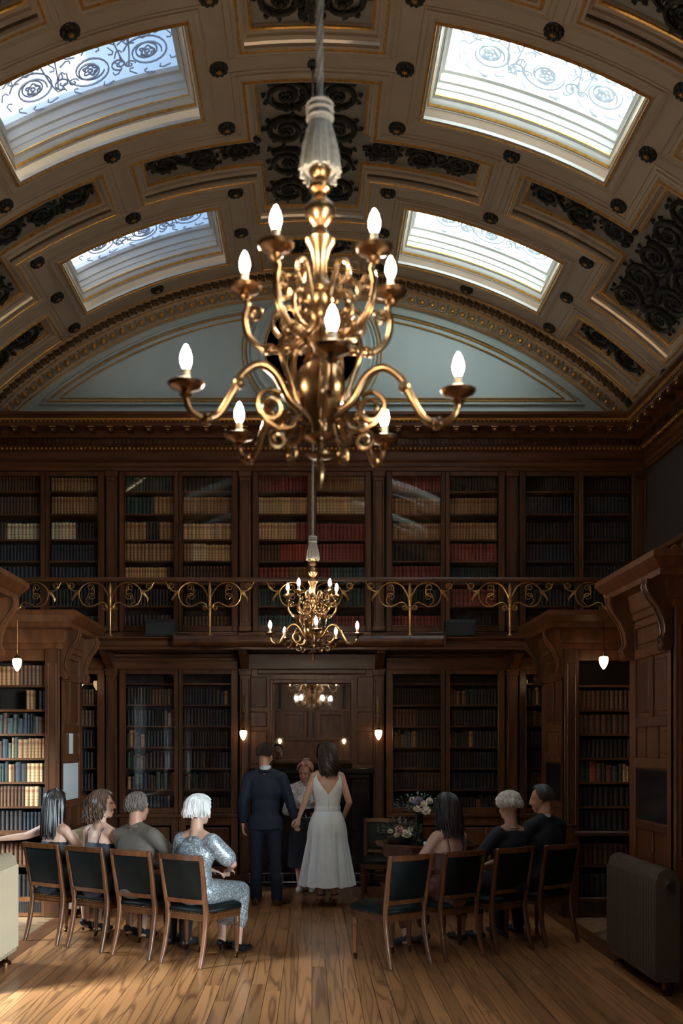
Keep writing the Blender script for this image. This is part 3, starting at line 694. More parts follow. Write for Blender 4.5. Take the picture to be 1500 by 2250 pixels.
def gallery_case(b):
    cx_ = (b-2)*BAYW; o = thing('gallery_bookcase', 'glazed mahogany gallery bookcase, %s on end wall, with %s' % (WHERE[b], BCOL[b]), 'bookcase', (cx_, YE, 3.08), 0, 'bookcases along the gallery')
    def lx(m): m.v = [(p[0], p[1]-YE, p[2]-3.08) for p in m.v]; return m
    xl, xr = (-.86 if b == 0 else -.95), (.86 if b == 4 else .768)
    m = MB(); m.box(xl, xr, 13.24, 13.29, 3.08, 5.295); m.box(xl, -.765, YE+.03, 13.25, 3.08, 5.295); m.box(.70, xr, YE+.06, 13.25, 3.08, 5.295); m.box(-.03, .03, YE+.05, 13.25, 3.2, 5.295)
    m.box(xl, xr, YE+.03, 13.25, 5.28, 5.295); lx(m).build('carcass', MA['dark'], o)
    lx(MB().bev(xl, xr, YE-.03, 13.25, 3.082, 3.225, .01)).build('plinth', MA['oakx'], o)
    if b: pass
    for s_ in ((-.86,) if b < 4 else (-.86, .86)):
        m = MB(); hw = .07; y = YE; x = s_
        if b == 0 and s_ < 0: x = -.80
        if b == 4 and s_ > 0: x = .80
        m.bev(x-hw, x+hw, y-.045, y+.05, 3.23, 5.295, .005); m.bev(x-hw-.012, x+hw+.012, y-.06, y+.05, 3.23, 3.30, .008); m.bev(x-hw-.015, x+hw+.015, y-.065, y+.05, 5.22, 5.295, .008)
        bead_frame(m, x-hw+.022, x+hw-.022, y-.047, 3.35, 5.17); lx(m).build('pilaster', MA['oak'], o)
    for k in range(2):
        x0, x1 = (-.765, -.003) if k == 0 else (.003, .765)
        d = door(o, x0, x1, .15, 2.215, .0, .075 if k == 0 else .05, .05 if k == 0 else .075, random.uniform(-1, 1))
        MB().lathe([(.004, -.03), (.006, -.022), (.003, -.018), (.003, 0)], 8, Matrix.Translation((.36 if k == 0 else -.36, -.02, .95)) @ Matrix.Rotation(-PI/2, 4, 'X')).build('key_knob', MA['brass'], d)
        for r, z in enumerate(UZ):
            di = b*2+k; xa, xb = (-.755, -.035) if k == 0 else (.035, .695)
            if r < 6: lx(MB().box(xa, xb, YE+.07, 13.24, z-.022, z)).build('shelf', MA['oakx'], o)
            ind = (di, r) in IND
            book_row(cx_+xa+.005, cx_+xb-.005, YE+.10, z+.0005 if r < 6 else 3.227, (.215 if r == 0 else .25), UP[di*7+r], 'on %s shelf behind %s gallery door' % (ORD[r], ORD[di]) if ind else None,
                     'shelf %d of gallery door %d' % (r+1, di+1), .046 if random.random() < .5 else .04)
# left alcove pier books come first among the individual ones (they show largest)
# ---------------- projecting book piers under the gallery ----------------
PX = 2.58
SHZ = [2.38, 2.13, 1.88, 1.63, 1.385, 1.135, .888]; SHL = [.53, .22]
def pier(sx, Y0, label, front_books=None, full=True):
    o = thing('bookcase_pier', label, 'bookcase', (sx*PX, Y0, 0), 0, 'projecting alcove bookcases')
    def fix(m): m.v = [(sx*p[0]-sx*PX, p[1], p[2]) for p in m.v]; return m
    A = MA['amber']; O = MA['oak']
    m = MB(); m.box(2.66, 4.28, .34, .96, .02, 2.91); m.box(4.2, 4.28, .03, .34, .02, 2.91); fix(m).build('carcass', MA['dark'], o)
    m = MB(); m.bev(PX+.02, PX+.15, .0, 1.0, .0, 2.75, .006); fix(m).build('end_board', A, o)
    # framed end: stiles, rails, panels
    m = MB()
    for y0, y1 in ((0, .14), (.86, 1.0)): m.bev(PX, PX+.04, y0, y1, .0, 2.75, .006)
    fix(m).build('end_stile', A, o)
    for z0, z1 in ((.0, .16), (.78, .86), (1.10, 1.17), (1.58, 1.66), (1.90, 1.98), (2.44, 2.52), (2.68, 2.76)): fix(MB().bev(PX, PX+.04, .14, .86, z0, z1, .006)).build('end_rail', A, o)
    for z0, z1 in ((1.98, 2.44), (.86, 1.10)): fix(MB().bev(PX+.004, PX+.04, .46, .54, z0, z1, .005)).build('end_muntin', A, o)
    for z0, z1 in ((1.66, 1.90),):
        for y_ in (.34, .62): fix(MB().bev(PX+.004, PX+.04, y_, y_+.06, z0, z1, .005)).build('end_muntin', A, o)
    for z0, z1, ys in ((1.98, 2.44, ((.17, .43), (.57, .83))), (2.52, 2.68, ((.17, .83),)), (.2, .74, ((.17, .83),)), (1.66, 1.9, ((.16, .33), (.69, .84)))):
        for y0, y1 in ys: fix(MB().bev(PX+.012, PX+.03, y0, y1, z0+.03, z1-.03, .009)).build('end_panel', A, o)
    fix(MB().box(PX+.014, PX+.022, .15, .85, 1.18, 1.57)).build('pale_panel', MA['pale'] if sx < 0 else MA['marble'], o)
    fix(MB().box(PX+.014, PX+.022, .405, .615, 1.67, 1.89)).build('pale_panel', MA['pale'] if sx < 0 else MA['oak'], o)
    # entablature with brackets
    pr = [(0, 2.74), (.02, 2.745), (.02, 2.80), (.035, 2.81), (.05, 2.86), (.06, 2.94), (.15, 2.955), (.15, 3.0), (.18, 3.02), (.21, 3.06), (.22, 3.07), (.22, 3.11), (-.02, 3.125)]
    pth = [(3.49, 0), (PX, 0), (PX, 1.0), (3.49, 1.0)]
    c = sweep_plan(pth, pr); c.box(PX-.2, 3.49, -.2, 1.2, 3.105, 3.124); c.box(PX+.02, 3.49, .02, .98, 2.74, 3.1); c.box(3.4, 4.28, .02, .98, 2.74, 2.91); fix(c).build('entablature', A, o)
    S_ = [(0, 0), (-.19, 0), (-.2, -.05), (-.17, -.12), (-.11, -.2), (-.07, -.3), (-.06, -.38), (-.09, -.43), (-.075, -.48), (-.03, -.5), (0, -.47)]
    for y_ in (.02, .90):
        MM = Matrix(((1, 0, 0, PX+.01), (0, 0, 1, y_), (0, 1, 0, 2.95), (0, 0, 0, 1)))
        b_ = MB(); b_.prism(S_, 0, .085, MM); b_.tube([(PX+.01+q[0], y_-.005, 2.95+q[1]) for q in S_[1:10]], .012, 5); b_.tube([(PX+.01+q[0], y_+.09, 2.95+q[1]) for q in S_[1:10]], .012, 5)
        b_.lathe([(.034, -.05), (.034, .05)], 10, Matrix.Translation((PX-.05, y_+.042, 2.47)) @ Matrix.Rotation(PI/2, 4, 'X')); fix(b_).build('scroll_bracket', A, o)
    # front: pilaster, ledge, shelves, grille
    m = MB(); m.bev(PX, PX+.15, -.03, .06, .0, 2.75, .006); bead_frame(m, PX+.035, PX+.115, -.032, .95, 2.6); fix(m).build('front_pilaster', A, o)
    fix(MB().bev(PX+.1, 4.27, -.10, .34, .84, .885, .01)).build('ledge', A, o)
    fix(MB().bev(PX+.15, 4.2, .0, .34, .0, .2, .01)).build('plinth', A, o)
    fix(MB().box(PX+.15, 4.2, .0, .34, 2.63, 2.75)).build('head_rail', A, o)
    g = MB()
    for i in range(14): g.box(PX+.2+i*.018, PX+.21+i*.018, -.006, .0, .05, .16)
    fix(g).build('vent_grille', MA['black'], o)
    for z in SHZ[:-1]+SHL[:1]: fix(MB().box(PX+.15, 4.2, .03, .34, z-.022, z)).build('shelf', MA['oakx'], o)
    if front_books:
        x0, x1 = sorted((sx*(PX+.16), sx*4.19))
        for r, z in enumerate(SHZ+SHL):
            zz = z if z != .22 else .2; zz = .885 if z == .888 else zz
            hb = .225 if z > .6 else .26
            if front_books is LB:
                book_row(x0, -3.26, Y0+.06, zz+.0005, hb, [('mixed', 1)], None, '', .05); x0_ = -3.255
                book_row(x0_, x1, Y0+.06, zz+.0005, hb, front_books[r], 'on %s shelf of left alcove bookcase' % ORD[r], 'left alcove shelf %d' % (r+1), .042)
            else: book_row(x0, x1, Y0+.06, zz+.0005, hb, front_books[r], None, '', .05)
    return o
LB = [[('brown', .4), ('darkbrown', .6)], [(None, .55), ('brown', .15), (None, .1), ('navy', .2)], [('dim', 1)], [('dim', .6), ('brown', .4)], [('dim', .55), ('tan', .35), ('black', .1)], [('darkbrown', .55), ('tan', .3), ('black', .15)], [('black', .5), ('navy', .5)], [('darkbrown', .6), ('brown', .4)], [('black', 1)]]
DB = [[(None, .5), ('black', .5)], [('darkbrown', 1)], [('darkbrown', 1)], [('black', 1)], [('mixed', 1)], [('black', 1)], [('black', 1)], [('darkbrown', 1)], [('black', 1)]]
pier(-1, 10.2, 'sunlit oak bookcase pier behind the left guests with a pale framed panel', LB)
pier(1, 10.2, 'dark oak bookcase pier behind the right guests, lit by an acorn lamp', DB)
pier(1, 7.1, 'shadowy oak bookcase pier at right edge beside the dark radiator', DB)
pier(-1, 7.1, 'oak bookcase pier at left edge beyond the cream radiator')
pier(1, 4.0, 'unlit oak bookcase pier near the camera on the right, outside the frame', DB)
pier(-1, 4.0, 'oak bookcase pier near the camera on the left, outside the frame')
pier(-1, .9, 'oak bookcase pier at the rear left corner behind the camera')
for b in range(5): gallery_case(b)
# ---------------- end wall: lower bookcases ----------------
LZ = [.92+.275*k for k in range(7)]
LC = ['darkbrown', 'black', 'black', 'navy', 'dim', 'navy', 'dim', 'black']  # lower shelves: dimness under the gallery put into darker binding colours
def lower_case(b, label):
    cx_ = (b-2)*BAYW; o = thing('lower_bookcase', label, 'bookcase', (cx_, YE, 0), 0, 'glazed bookcases under the gallery')
    xl, xr = {0: (-.86, .765), 1: (-.95, .765), 3: (-.765, .95), 4: (-.765, .86)}[b]
    m = MB(); m.box(xl, xr, .39, .44, 0.002, 2.94); m.box(xl, -.70 if b > 2 else -.765, .05, .40, 0.002, 2.94); m.box(.70 if b < 2 else .765, xr, .05, .40, 0.002, 2.94); m.box(-.03, .03, .05, .4, .8, 2.9); m.build('carcass', MA['dark'], o)
    m = MB(); m.bev(xl, xr, -.03, .40, 0.002, .10, .01); m.build('plinth', MA['oakx'], o)
    m = MB(); m.bev(xl, xr, -.05, .40, .83, .885, .012); m.build('ledge', MA['oakx'], o)
    m = MB(); m.bev(xl, xr, -.02, .4, 2.74, 2.945, .01); m.bev(xl, xr, -.06, .1, 2.84, 2.90, .012); m.build('head_frieze', MA['oakx'], o)
    for s_ in (-.86, .86):
        if (b == 1 and s_ > 0) or (b == 3 and s_ < 0): continue
        if b == 0 and s_ > 0 or b == 4 and s_ < 0: continue
        pilaster(o, max(-.79, min(.79, s_)) if b in (0, 4) else s_, .0, 2.75, 0)
    for k in range(2):
        x0, x1 = (-.765, -.003) if k == 0 else (.003, .765)
        door(o, x0, x1, .885, 2.74, 0, .085 if k == 0 else .05, .05 if k == 0 else .085, random.uniform(-1, 1))
        cd_ = frame_mesh(MB(), x0, x1, -.02, .02, .10, .83, .09, .09, .1, .1).build('cupboard_door', MA['oak'], o)
        MB().bev(x0+.11, x1-.11, -.012, .012, .22, .71, .02).build('fielded_panel', MA['oak'], cd_)
        MB().lathe([(.012, -.04), (.018, -.03), (.008, -.02), (.008, 0)], 8, Matrix.Translation((x1-.05 if k == 0 else x0+.05, -.02, .5)) @ Matrix.Rotation(-PI/2, 4, 'X')).build('knob', MA['brass'], cd_)
        xa, xb = (-.695, -.035) if k == 0 else (.035, .695)
        for r, z in enumerate(LZ):
            if r: MB().box(xa, xb, .07, .39, z-.022, z).build('shelf', MA['oakx'], o)
            if r == 6: continue
            sg = [(random.choice(LC), .5), (random.choice(LC), .5)]
            book_row(cx_+xa+.005, cx_+xb-.005, YE+.1, z+.0005 if r else .8865, .235, sg, None, '', .04)
lower_case(0, 'dark glazed bookcase in the far left corner under the gallery'); lower_case(1, 'glazed bookcase under the gallery just left of the mirror')
lower_case(3, 'glazed bookcase under the gallery just right of the mirror'); lower_case(4, 'black shadowed glazed bookcase in the far right corner under gallery')
mo_ = mass.build('book_mass', MA['books'], smooth=40)
tag(mo_, 'leather books filling the remaining shelves of all the bookcases', 'books', kind='stuff')
# ---------------- chimney piece with mirror ----------------
ov = thing('chimneypiece', 'black marble fireplace under dark mahogany overmantel with rectangular mirror, behind the couple', 'fireplace', (0, YE, 0))
m = MB(); m.box(-.86, .86, .3, .44, 1.42, 2.94); m.box(-.86, -.52, .0, .44, 1.42, 2.94); m.box(.52, .86, .0, .44, 1.42, 2.94); m.box(-.52, .52, .0, .44, 2.60, 2.94); m.build('panelling', MA['oak'], ov)
for sx in (-1, 1):
    for z0, z1 in ((1.52, 1.95), (2.0, 2.2), (2.25, 2.65)):
        MB().bev(sx*.69-.11, sx*.69+.11, -.015, .02, z0, z1, .012).build('fielded_panel', MA['oak'], ov)
    pilaster(ov, sx*.86, 0, 2.75, 0)
m = frame_mesh(MB(), -.54, .54, -.05, .06, 1.53, 2.61, .05, .05, .05, .05); bead_frame(m, -.5, .5, -.052, 1.572, 2.562, .009); m.build('mirror_frame', MA['oak'], ov)
MB().box(-.49, .49, -.004, .03, 1.58, 2.56).build('mirror_glass', MA['mirror'], ov, smooth=0)
m = MB(); m.bev(-.86, .86, -.04, .4, 2.74, 2.945, .01); m.bev(-.7, .7, -.08, .1, 2.68, 2.74, .012); m.build('head_frieze', MA['oakx'], ov)
# mirror backing is wood; the mantel below
fp = ov
m = MB(); m.bev(-.8, .8, -.20, .42, 1.40, 1.47, .015); m.bev(-.74, .74, -.14, .4, 1.34, 1.40, .01); m.build('mantel_shelf', MA['marble'], fp)
for sx in (-1, 1): MB().bev(sx*.62-.12, sx*.62+.12, -.1, .4, 0, 1.34, .012).build('jamb', MA['marble'], fp)
MB().bev(-.5, .5, -.08, .4, 1.02, 1.34, .012).build('lintel', MA['marble'], fp)
MB().box(-.5, .5, .28, .4, 0.02, 1.02).build('fireback', MA['dark'], fp)
MB().bev(-.86, .86, -.42, .4, -.01, .02, .006).build('hearth', MA['marble'], fp)
m = MB()
for z in (.05, .16): m.tube([(-.8, 0, z), (-.8, -.38, z), (.8, -.38, z), (.8, 0, z)], .012, 6)
for i in range(27): m.tube([(-.78+i*.06, -.38, .03), (-.78+i*.06, -.38, .16)], .005, 5)
m.build('fender', MA['steel'], fp)
m = MB(); m.bev(-.3, .3, -.02, .2, .08, .34, .02)
for i in range(9): m.tube([(-.28+i*.07, -.03, .08), (-.28+i*.07, -.03, .42)], .009, 6)
m.build('grate', MA['black'], fp)
# ---------------- gallery, railing, screen roll, speakers ----------------
ga = thing('gallery', 'mahogany gallery floor running round the room below the upper bookcases', 'gallery', (0, 0, 2.95))
m = MB(); m.box(-4.28, 4.28, 12.03, YE, 0.0, .125)
for sx in (-1, 1): m.box(min(sx*3.58, sx*4.28), max(sx*3.58, sx*4.28), YR+.02, 12.03, 0.0, .125)
m.build('gallery_deck', MA['oakx'], ga)
GP = [(3.58, YR+.02), (3.58, 12.03), (-3.58, 12.03), (-3.58, YR+.02)]
sweep_plan(GP, [(-.02, -.03), (.02, -.03), (.02, .0), (.035, .01), (.02, .03), (.02, .075), (.05, .085), (.075, .1), (.075, .118), (-.02, .128)]).build('fascia', MA['oakx'], ga, smooth=25)
for x in (-3.2, -2.58, -.86, .86, 2.58, 3.2):
    m = MB(); m.prism([(0, 0), (-.45, 0), (-.45, -.05), (-.3, -.08), (-.12, -.17), (0, -.2)], -.05, .05, Matrix(((0, 0, 1, x), (1, 0, 0, 12.755), (0, 1, 0, 0), (0, 0, 0, 1)))); m.build('bracket', MA['oak'], ga)
rl = thing('gallery_railing', 'brass scrollwork railing with wooden handrail along the gallery edge', 'railing', (0, 0, 3.077))
HR = [(-.04, .655), (.04, .655), (.045, .67), (.045, .69), (.035, .705), (-.035, .705), (-.045, .69), (-.045, .67), (-.04, .655)]
RP = [(3.56, YR+.02), (3.56, 12.0), (-3.56, 12.0), (-3.56, YR+.02)]
sweep_plan(RP, HR).build('handrail', MA['oakx'], rl)
pm = MB(); pm.lathe([(.030, 0), (.034, .012), (.02, .025), (.012, .04), (.013, .07), (.020, .30), (.026, .335), (.018, .345), (.03, .36), (.018, .375), (.02, .40), (.03, .44), (.022, .47), (.028, .485), (.016, .50), (.022, .54), (.024, .57), (.010, .63), (.002, .66)], 12)
post = pm.mesh('post', MA['brassr'], 50)
sm_ = MB()
def tb(p, r0=.011, r1=.006): k = len(p); sm_.tube([(q[0], 0, q[1]) for q in p], [lerp(r0, r1, i/(k-1)) for i in range(k)], 6)
ring = [(.235+.145*math.cos(R_(a)), .50+.145*math.sin(R_(a))) for a in range(175, -121, -14)]
tb([(.018, .46)]+[(q[0], q[1]) for q in cr([(.03, .50, 0), (.09, .60, 0), (.17, .645, 0), (.27, .64, 0), (.355, .575, 0), (.375, .49, 0), (.33, .39, 0), (.24, .357, 0), (.16, .385, 0)], 5)], .012, .009)
tb([(q[0], q[1]) for q in cr([(.16, .385, 0), (.10, .41, 0), (.05, .385, 0), (.035, .34, 0)], 5)], .009, .007)
tb(spiral(.062, .345, .036, PI*.9, 1.6, 1, 20, .2), .007, .004)
tb([(q[0], q[1]) for q in cr([(.365, .55, 0), (.43, .545, 0), (.49, .58, 0), (.53, .65, 0), (.57, .655, 0)], 5)], .01, .006)
tb(spiral(.465, .605, .045, -PI*.3, 1.7, 1, 22, .2), .008, .004)
tb(spiral(.235, .585, .045, PI*1.3, 1.5, -1, 20, .25), .008, .004)
tb([(q[0], q[1]) for q in cr([(.19, .56, 0), (.20, .51, 0), (.27, .47, 0), (.285, .42, 0), (.24, .375, 0)], 5)], .008, .007)
tb(spiral(.225, .475, .05, 0, 1.4, 1, 20, .25), .007, .004)
for k in range(5): sm_.tube([(.375, 0, .53), (.41+.012*k, 0, .53-.02*k), (.425+.006*k, 0, .50-.022*k)], [.006, .011, .003], 5)
scr = sm_.mesh('scroll', MA['brassr'], 60)
def rail_unit(x, y, rz):
    o = link('railing_post', post, rl, (x, y, 0), (0, 0, rz))
    link('scroll', scr, o); link('scroll', scr, o, (0, 0, 0), (0, 0, PI))
for x in (-3.43, -2.43, -1.23, -.015, 1.18, 2.385, 3.43):
    if abs(x) > 3.3:
        o = link('railing_post', post, rl, (x*1.035, 12.0, 0)); link('scroll', scr, o, (0, 0, 0), (0, 0, 0 if x < 0 else PI))
    else: rail_unit(x, 12.0, 0)
for sx in (-1, 1):
    for i in range(9): rail_unit(sx*3.56, 11.2-1.2*i, PI/2)
sr = thing('screen_roller', 'long rounded brown wooden roller housing fixed along the gallery edge', 'roller housing', (-.03, 11.88, 2.95))
MB().lathe([(.0, -1.6), (.066, -1.6), (.066, 1.6), (0, 1.6)], 20, Matrix.Translation((0, -.0, .06)) @ Matrix.Rotation(PI/2, 4, 'Y')).build('housing', MA['amber'], sr)
for sx in (-1, 1): MB().bev(sx*1.61-.012, sx*1.61+.012, -.075, .07, -.01, .13, .008).build('end_cap', MA['oak'], sr)
for x, lab in ((-1.83, 'black loudspeaker on gallery edge to the left of the roller'), (1.79, 'black loudspeaker on gallery edge to the right of the roller')):
    sp = thing('loudspeaker', lab, 'speaker', (x, 12.1, 3.077), 0, 'gallery loudspeakers')
    MB().prism([(-.11, 0), (.11, 0), (.11, .20), (-.04, .21), (-.11, .17)], -.175, .175, Matrix(((0, 0, 1, 0), (1, 0, 0, .0), (0, 1, 0, .002), (0, 0, 0, 1)))).build('cabinet', MA['black'], sp)
    MB().bev(-.165, .165, -.122, -.11, .015, .165, .005).build('grille', mat('speaker_grille', (.012, .014, .016), .6), sp)
    MB().ell((.1, -.123, .09), (.006, .004, .006)).build('status_light', MA['steel'], sp)
    for s_ in (-1, 1): MB().lathe([(.0, 0), (.018, 0), (.018, .02), (0, .022)], 10, Matrix.Translation((s_*.175, 0, .1)) @ Matrix.Rotation(s_*PI/2, 4, 'Y')).build('bracket_knob', MA['black'], sp)
# ---------------- acorn lamps ----------------
def acorn(loc, label, wall=False, drop=.3):
    o = thing('acorn_lamp', label, 'lamp', loc, 0, 'acorn glass lamps')
    MB().lathe([(.0, -.085), (.012, -.078), (.03, -.05), (.043, -.015), (.047, .015), (.044, .035), (.03, .045), (0, .046)], 16).build('acorn_shade', MA['lamp'], o)
    MB().lathe([(.032, .04), (.034, .05), (.026, .062), (.012, .072), (.008, .09), (.0, .092)], 14).build('cap', MA['brass'], o)
    if wall:
        m = MB(); m.tube([(0, 0, .085), (0, 0, .2), (0, .04, .27), (0, .1, .28)], .007, 6); m.build('stem', MA['brass'], o)
        m = MB(); m.tube([(0, .105, .05), (0, .10, .12), (0, .09, .2), (0, .1, .42), (0, .105, .5)], [.012, .022, .014, .018, .006], 6); m.ell((0, .095, .3), (.024, .014, .05))
        for sg in (-1, 1): m.tube([(sg*(q[0]), .09, q[1]) for q in spiral(.022, .22, .02, 0, 1.3, 1, 12)], .004, 4)
        m.build('back_plate', MA['brass'], o)
    else: MB().tube([(0, 0, .085), (0, 0, .085+drop)], .005, 6).build('stem', MA['brassd'], o)
acorn((-.875, 12.70, 1.91), 'lit acorn wall lamp on pilaster left of the mirror', True); acorn((.85, 12.70, 1.915), 'lit acorn wall lamp on pilaster right of the mirror', True)
acorn((-2.93, 9.9, 2.58), 'acorn lamp hanging in front of left alcove books', drop=.34); acorn((2.90, 9.9, 2.60), 'acorn lamp hanging before the right bookcase pier', drop=.32)
acorn((-2.87, 12.4, 2.58), 'small acorn lamp beyond the lit left pier under gallery', drop=.26); acorn((2.83, 12.4, 2.60), 'small acorn lamp beyond the dark right pier under gallery', drop=.24)
for sx, s in ((-1, 'left'), (1, 'right')):
    o = thing('acorn_lamp', 'lit acorn wall lamp on rear wall seen in mirror, %s one' % s, 'lamp', (sx*.9, YR+.15, 1.91), PI, 'acorn glass lamps')
    for ch in [q for q in bpy.data.objects if q.parent and q.parent.get('label', '').endswith('left of the mirror')]: link(ch.name.split('.')[0], ch.data, o)
# ---------------- chandeliers ----------------
def chandelier(loc, ztop, label):
    o = thing('chandelier', label, 'chandelier', loc, 0, 'brass rope-hung chandeliers')   # loc z = lowest point of the finial
    z0 = loc[2]; B = MA['brass']; BD = MA['brassd']
    Z = lambda y: 1.75+(1640-y)/736.7-z0      # heights read off the near fitting
    pr = [(0, 1078), (.006, 1072), (.016, 1050), (.018, 1035), (.008, 1015), (.012, 1008), (.038, 1003), (.04, 998), (.014, 990), (.012, 975), (.045, 965), (.05, 960), (.02, 952), (.022, 940), (.03, 925), (.05, 908), (.068, 885), (.077, 860), (.074, 835), (.06, 812), (.035, 795), (.022, 780), (.02, 765), (.03, 755), (.04, 745), (.028, 735), (.024, 720), (.034, 705), (.044, 690), (.046, 670), (.04, 655), (.05, 648), (.054, 640), (.04, 632), (.026, 620), (.02, 600), (.022, 575), (.03, 552), (.042, 538), (.046, 530), (.034, 524), (.022, 510), (.018, 500), (.03, 490), (.044, 474), (.046, 462), (.038, 450), (.02, 436), (.016, 425), (.03, 418), (.033, 410), (.026, 400), (.018, 392), (.03, 385), (.034, 376), (.028, 366), (.0, 364)]
    MB().lathe([(r, Z(y)) for r, y in pr], 24).build('stem', B, o)
    def arm_mesh(r_end, zp, pts, knuck, sc):
        m = MB(); P_ = cr([(a, 0, b) for a, b in pts], 7); k = len(P_); m.tube(P_, [lerp(.014, .0095, i/k)*sc for i in range(k)], 8)
        for a, b in knuck: m.ell((a, 0, b), (.019*sc, .019*sc, .019*sc)); m.lathe([(.016*sc, -.006), (.024*sc, 0), (.016*sc, .006)], 10, Matrix.Translation((a, 0, b)) @ Matrix.Rotation(.7, 4, 'Y'))
        return m
    zl = 2.845-z0; zu = 3.215-z0
    def fitting(ar, r, z):   # z = bulb centre height
        MB().lathe([(.004, -.115), (.012, -.11), (.02, -.10), (.012, -.094), (.02, -.088), (.046, -.078), (.052, -.068), (.048, -.066), (.015, -.074), (.013, -.06), (0, -.06)], 18, Matrix.Translation((r, 0, z))).build('drip_pan', BD, ar)
        MB().lathe([(.0, -.07), (.011, -.07), (.011, -.03), (.013, -.028), (.0, -.027)], 12, Matrix.Translation((r, 0, z))).build('candle_sleeve', MA['candle'], ar)
        MB().lathe([(.0, -.028), (.009, -.026), (.0155, -.008), (.016, .005), (.011, .024), (.004, .038), (.0, .042)], 12, Matrix.Translation((r, 0, z))).build('candle_bulb', MA['bulb'], ar)
    rl_ = .41; low = arm_mesh(rl_, zl, [(.06, 2.745-z0), (.10, 2.775-z0), (.14, 2.84-z0), (.19, 2.862-z0), (.24, 2.83-z0), (.275, 2.765-z0), (.315, 2.70-z0), (.355, 2.685-z0), (.395, 2.70-z0), (rl_, 2.735-z0)], [(.255, 2.80-z0), (.35, 2.685-z0)], 1)
    sp_ = lambda c, s_, *a: [(q[0], 0, q[1]) for q in spiral(c, s_, *a)]
    low.tube(sp_(.155, 2.745-z0, .05, 2.2, 1.5, -1, 24, .3), .008, 6); low.tube([(.07, 0, 2.73-z0), (.09, 0, 2.69-z0), (.13, 0, 2.68-z0), (.17, 0, 2.70-z0), (.195, 0, 2.74-z0)], .009, 6)
    low.tube(cr([(.075, 0, 2.77-z0), (.10, 0, 2.84-z0), (.125, 0, 2.92-z0), (.10, 0, 2.985-z0), (.055, 0, 2.985-z0), (.04, 0, 2.94-z0), (.065, 0, 2.915-z0)], 6), .0085, 6)
    low.tube(sp_(.135, 2.65-z0, .03, 1.2, 1.4, -1, 18, .3), .007, 6)
    up = arm_mesh(.235, zu, [(.035, 2.995-z0), (.08, 2.955-z0), (.13, 2.945-z0), (.18, 2.955-z0), (.222, 2.995-z0), (.235, 3.05-z0), (.225, 3.09-z0), (.235, 3.11-z0)], [(.16, 2.95-z0), (.105, 2.948-z0)], .9)
    up.tube(sp_(.10, 3.03-z0, .055, 4.2, 1.5, 1, 24, .3), .0075, 6); up.tube(cr([(.04, 0, 3.06-z0), (.06, 0, 3.12-z0), (.085, 0, 3.165-z0), (.12, 0, 3.15-z0), (.125, 0, 3.11-z0), (.10, 0, 3.10-z0), (.092, 0, 3.125-z0)], 6), .0075, 6)
    up.tube(sp_(.20, 3.06-z0, .025, 0, 1.3, 1, 16, .3), .006, 6)
    ml = low.mesh('lower_arm', B, 60); mu_ = up.mesh('upper_arm', B, 60); first = {}
    for tier, me, r, z, off, nm in (('l', ml, rl_, zl, R_(-90+4), 'lower_arm'), ('u', mu_, .235, zu, R_(-90+36+4), 'upper_arm')):
        for k in range(5):
            a = link(nm, me, o, (0, 0, 0), (0, 0, off+2*PI*k/5))
            if tier not in first: fitting(a, r, z); first[tier] = a
            else:
                for ch in list(first[tier].children): c = ch.copy(); COL.objects.link(c); c.parent = a
    # tassel and rope
    m = MB(); m.lathe([(.0, Z(215)), (.026, Z(220)), (.036, Z(232)), (.036, Z(246)), (.028, Z(252)), (.036, Z(258)), (.038, Z(268)), (.032, Z(276)), (.034, Z(290)), (.046, Z(330)), (.052, Z(372)), (.0, Z(366))], 20, lobes=10, la=.03)
    for k in range(40):
        a = 2*PI*k/40; q = random.uniform(-.004, .006)
        m.tube([((r+q*t)*math.cos(a), (r+q*t)*math.sin(a), Z(y)) for r, y, t in ((.031, 274, 0), (.037, 295, 1), (.049, 330, 1), (.056, 365, 1), (.058, 382+random.uniform(-6, 8), 1.5))], .0048, 5)
    for y in (232, 246, 262): m.lathe([(.036, Z(y+4)), (.042, Z(y)), (.036, Z(y-4))], 20)
    m.build('tassel', MA['rope'], o)
    zt = ztop-z0
    r_ = MB(); 
    for k in range(3):
        n = int((zt-Z(222))/.03); r_.tube([(.0062*math.cos(i*.9+k*2.094), .0062*math.sin(i*.9+k*2.094), lerp(Z(222), zt, i/n)) for i in range(n+1)], .0068, 5)
    r_.build('rope', MA['rope'], o)
    MB().lathe([(.0, zt), (.05, zt), (.05, zt-.015), (.025, zt-.03), (.016, zt-.06), (.0, zt-.06)], 16).build('ceiling_hook_plate', MA['relief'], o)
    return o
ZCH = 1.75+(1640-1078)/736.7
ch1 = chandelier((.024, 2.97, ZCH), 7.95, 'large brass two-tier candle chandelier hanging nearest, soft in focus')
ch2 = copy_tree(ch1); ch2.location = (.008, 9.02, ZCH-.015); tag(ch2, 'smaller-looking distant brass two-tier candle chandelier hanging before the gallery')
